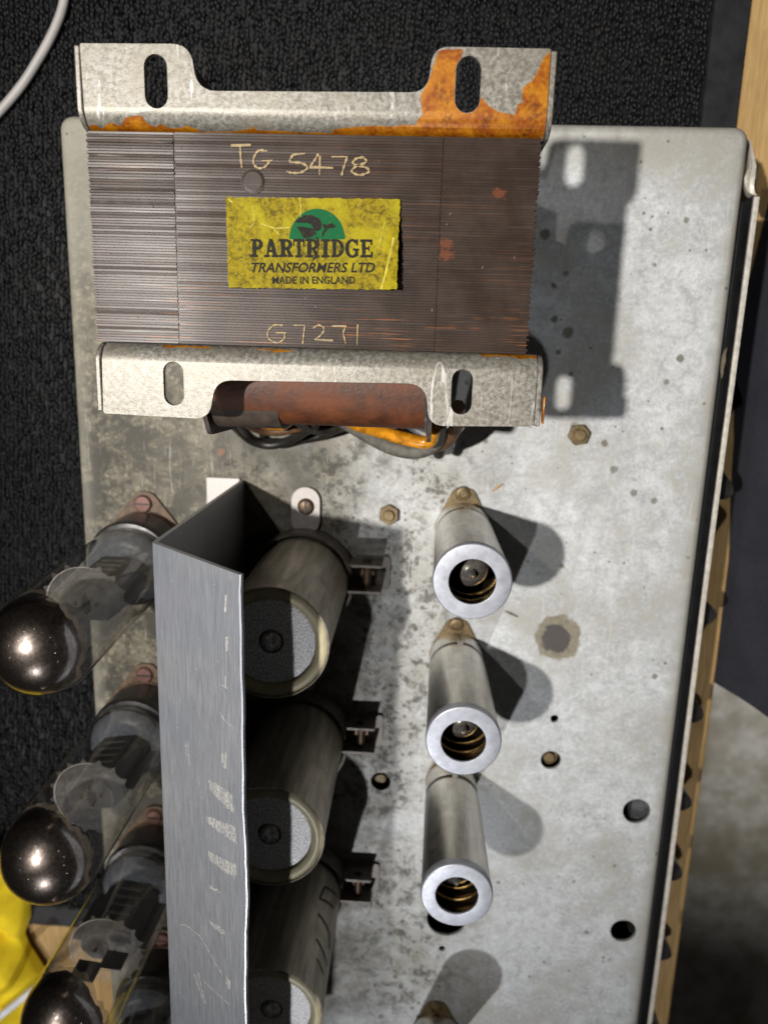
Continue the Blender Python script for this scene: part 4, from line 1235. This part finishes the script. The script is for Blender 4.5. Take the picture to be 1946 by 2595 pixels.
for (cc, lb, rot) in VAL:
    pl = rounded([(cc[0] - 19, cc[1] + 4), (cc[0] - 3.2, cc[1] + 24.4), (cc[0] + 3.2, cc[1] + 24.4), (cc[0] + 19, cc[1] + 4), (cc[0] + 19, cc[1] - 8), (cc[0] + 9, cc[1] - 17), (cc[0] - 9, cc[1] - 17), (cc[0] - 19, cc[1] - 8)], [5, 4.5, 4.5, 5, 5, 5, 5, 5])
    so = MB().prism(pl, [], 0.3, 1.6).build('socket_plate', M['copper'], ch, bevel=0.4)
    MB().lathe([(16.6, 1.5), (16.6, 2.8), (16.0, 3.4), (0.01, 3.4)], cc, 40).build('socket_ring', M['copper'], so)
    for s in (1,):
        s0 = (cc[0] - 0.3, cc[1] + s * 19.6)
        MB().lathe([(0.01, 3.2), (3.0, 3.1), (3.5, 2.5), (3.6, 1.5)], s0, 28).build('screw', M['screw_red'], so)
        MB().box(s0[0] - 3.3, s0[0] + 3.3, s0[1] - 0.3, s0[1] + 0.3, 2.9, 3.26).build('screw_slot', M['hole_black'], so)

# ------------------------------------------------------------------ cloths, rod, litter
def cloth(name, mat, x0, x1, y0, y1, zf, nx, ny, th):
    vs, fs = [], []
    for j in range(ny + 1):
        for i in range(nx + 1):
            s, t = i / nx, j / ny
            vs.append(zf(s, t))
    for j in range(ny):
        for i in range(nx):
            k = j * (nx + 1) + i
            fs.append((k, k + 1, k + nx + 2, k + nx + 1))
    return MB().add(vs, fs).build(name, mat, None, smooth=80, solid=th)

def navy(s, t):
    y = 150 - 315 * t
    edge = [(0.0, 168), (0.2, 152), (0.32, 146), (0.42, 142), (0.52, 142.5), (0.62, 147), (0.72, 148.5), (0.86, 150), (1.0, 150)]
    e = np.interp(t, [q[0] for q in edge], [q[1] for q in edge])
    x = e - 3 + 190 * s ** 1.25
    z = -62 + 16 * (1 - math.exp(-s * 14)) - 30 * s * s - 26 * math.exp(-s * 22)
    z += 5.0 * math.sin(t * 13 + s * 5) * min(1, s * 7) + 2.2 * math.sin(t * 31 - s * 9) * min(1, s * 8)
    if t > 0.62 and s > 0.03:
        z -= 20 * (t - 0.62) 
    yy = y - 55 * s * t + 4 * math.sin(s * 14)
    return (x, yy, z)
tag(cloth('dark_cloth', M['navy'], 0, 0, 0, 0, navy, 60, 70, 1.5), 'dark navy cloth hanging over the right edge of the bench', 'cloth')

def yel(s, t):
    # folded cloth: s from outer left to the free edge, t from far to near
    y = -278 - 145 * t
    edge = [(0, 204), (0.1, 212), (0.22, 216), (0.34, 216.5), (0.42, 221), (0.47, 219), (0.58, 211), (0.75, 211), (1, 208)]
    e = -np.interp(t, [q[0] for q in edge], [q[1] for q in edge]) + 6
    x = -300 + (e + 300) * s
    z = -62.5 + 17 * math.sqrt(max(0, 1 - s ** 4)) + 7 * math.sin(t * 10 + s * 9) * (1 - s ** 3) + 5 * math.sin(t * 23 - s * 13) * (1 - s ** 4) + 1.6 * math.sin(t * 57 + s * 29) * (1 - s ** 5)
    z += -9 * math.exp(-((t - 0.45 + 0.2 * (1 - s)) / 0.035) ** 2) * (1 - s ** 6)
    return (x, y + 3 * math.sin(s * 9), z)
tag(cloth('yellow_cloth', M['yellow'], 0, 0, 0, 0, yel, 60, 90, 1.6), 'crumpled yellow microfibre cloth at the corner of the black mat', 'cloth')

a0, a1 = Vector((*un(-60, 2632, -30), -34)), Vector((*un(92, 2503, -30), -30))
d_ = (a1 - a0)
L_ = d_.length
tt = [0, 0.6, 0.8] + [0.82 + 0.02 * k for k in range(10)]
rr_ = [2.1, 2.0, 1.9] + [1.9 if k % 2 else 2.25 for k in range(10)]
tag(MB().tube([tuple(a0 + d_ * q) for q in tt], rr_, 14).build('plastic_rod', M['rod'], None, smooth=50), 'white slender rod with a ribbed tip on the yellow cloth', 'rod')

def sliver(name, m, pa, pb, w, label):
    A, B = Vector((*un(*pa, 0.5), 0.55)), Vector((*un(*pb, 0.5), 0.75))
    mid = (A + B) / 2
    tag(MB().tube([A, A * 0.7 + B * 0.3, mid, B], [w * 0.3, w * 0.8, w, w * 0.5], 6).build(name, M[m], None, smooth=40), label, 'splinter')
sliver('wood_splinter', 'straw', (1247, 1244), (1273, 1226), 0.5, 'tan wood splinter on the chassis beside the first valve can')
sliver('fibre_scrap', 'dark_straw', (1278, 1548), (1312, 1564), 0.38, 'thin dark fibre lying between the first two valve cans')

def flecks(name, mat, pts, label=None):
    b = MB()
    for (x, y, z) in pts:
        l, w, a = random.uniform(0.2, 0.55), random.uniform(0.08, 0.16), random.uniform(0, 6.28)
        ca, sa = math.cos(a), math.sin(a)
        vs = [(x + l * ca, y + l * sa, z), (x - w * sa, y + w * ca, z + 0.05), (x - l * ca, y - l * sa, z), (x + w * sa, y - w * ca, z + 0.05), (x, y, z + 0.22)]
        b.add(vs, [(0, 1, 4), (1, 2, 4), (2, 3, 4), (3, 0, 4)])
    tag(b.build(name, mat, None, smooth=0), kind='stuff')
P_ = []
for k in range(46):
    P_.append((random.uniform(-225, -142), random.uniform(-300, 140), -62.4))
for k in range(26):
    P_.append((random.uniform(-140, 105), random.uniform(80, 140), -62.4))
flecks('carpet_lint', M['straw'], P_)
P_ = [(random.uniform(-80, 22), random.uniform(-2, 44), 105.85) for k in range(22)]
flecks('dust', plain('white_dust', (0.26, 0.24, 0.22), 0.7), P_)
P_ = [(random.uniform(-135, 108), random.uniform(-300, 70), 0.02) for k in range(70)]
flecks('grit', M['dark_straw'], P_)
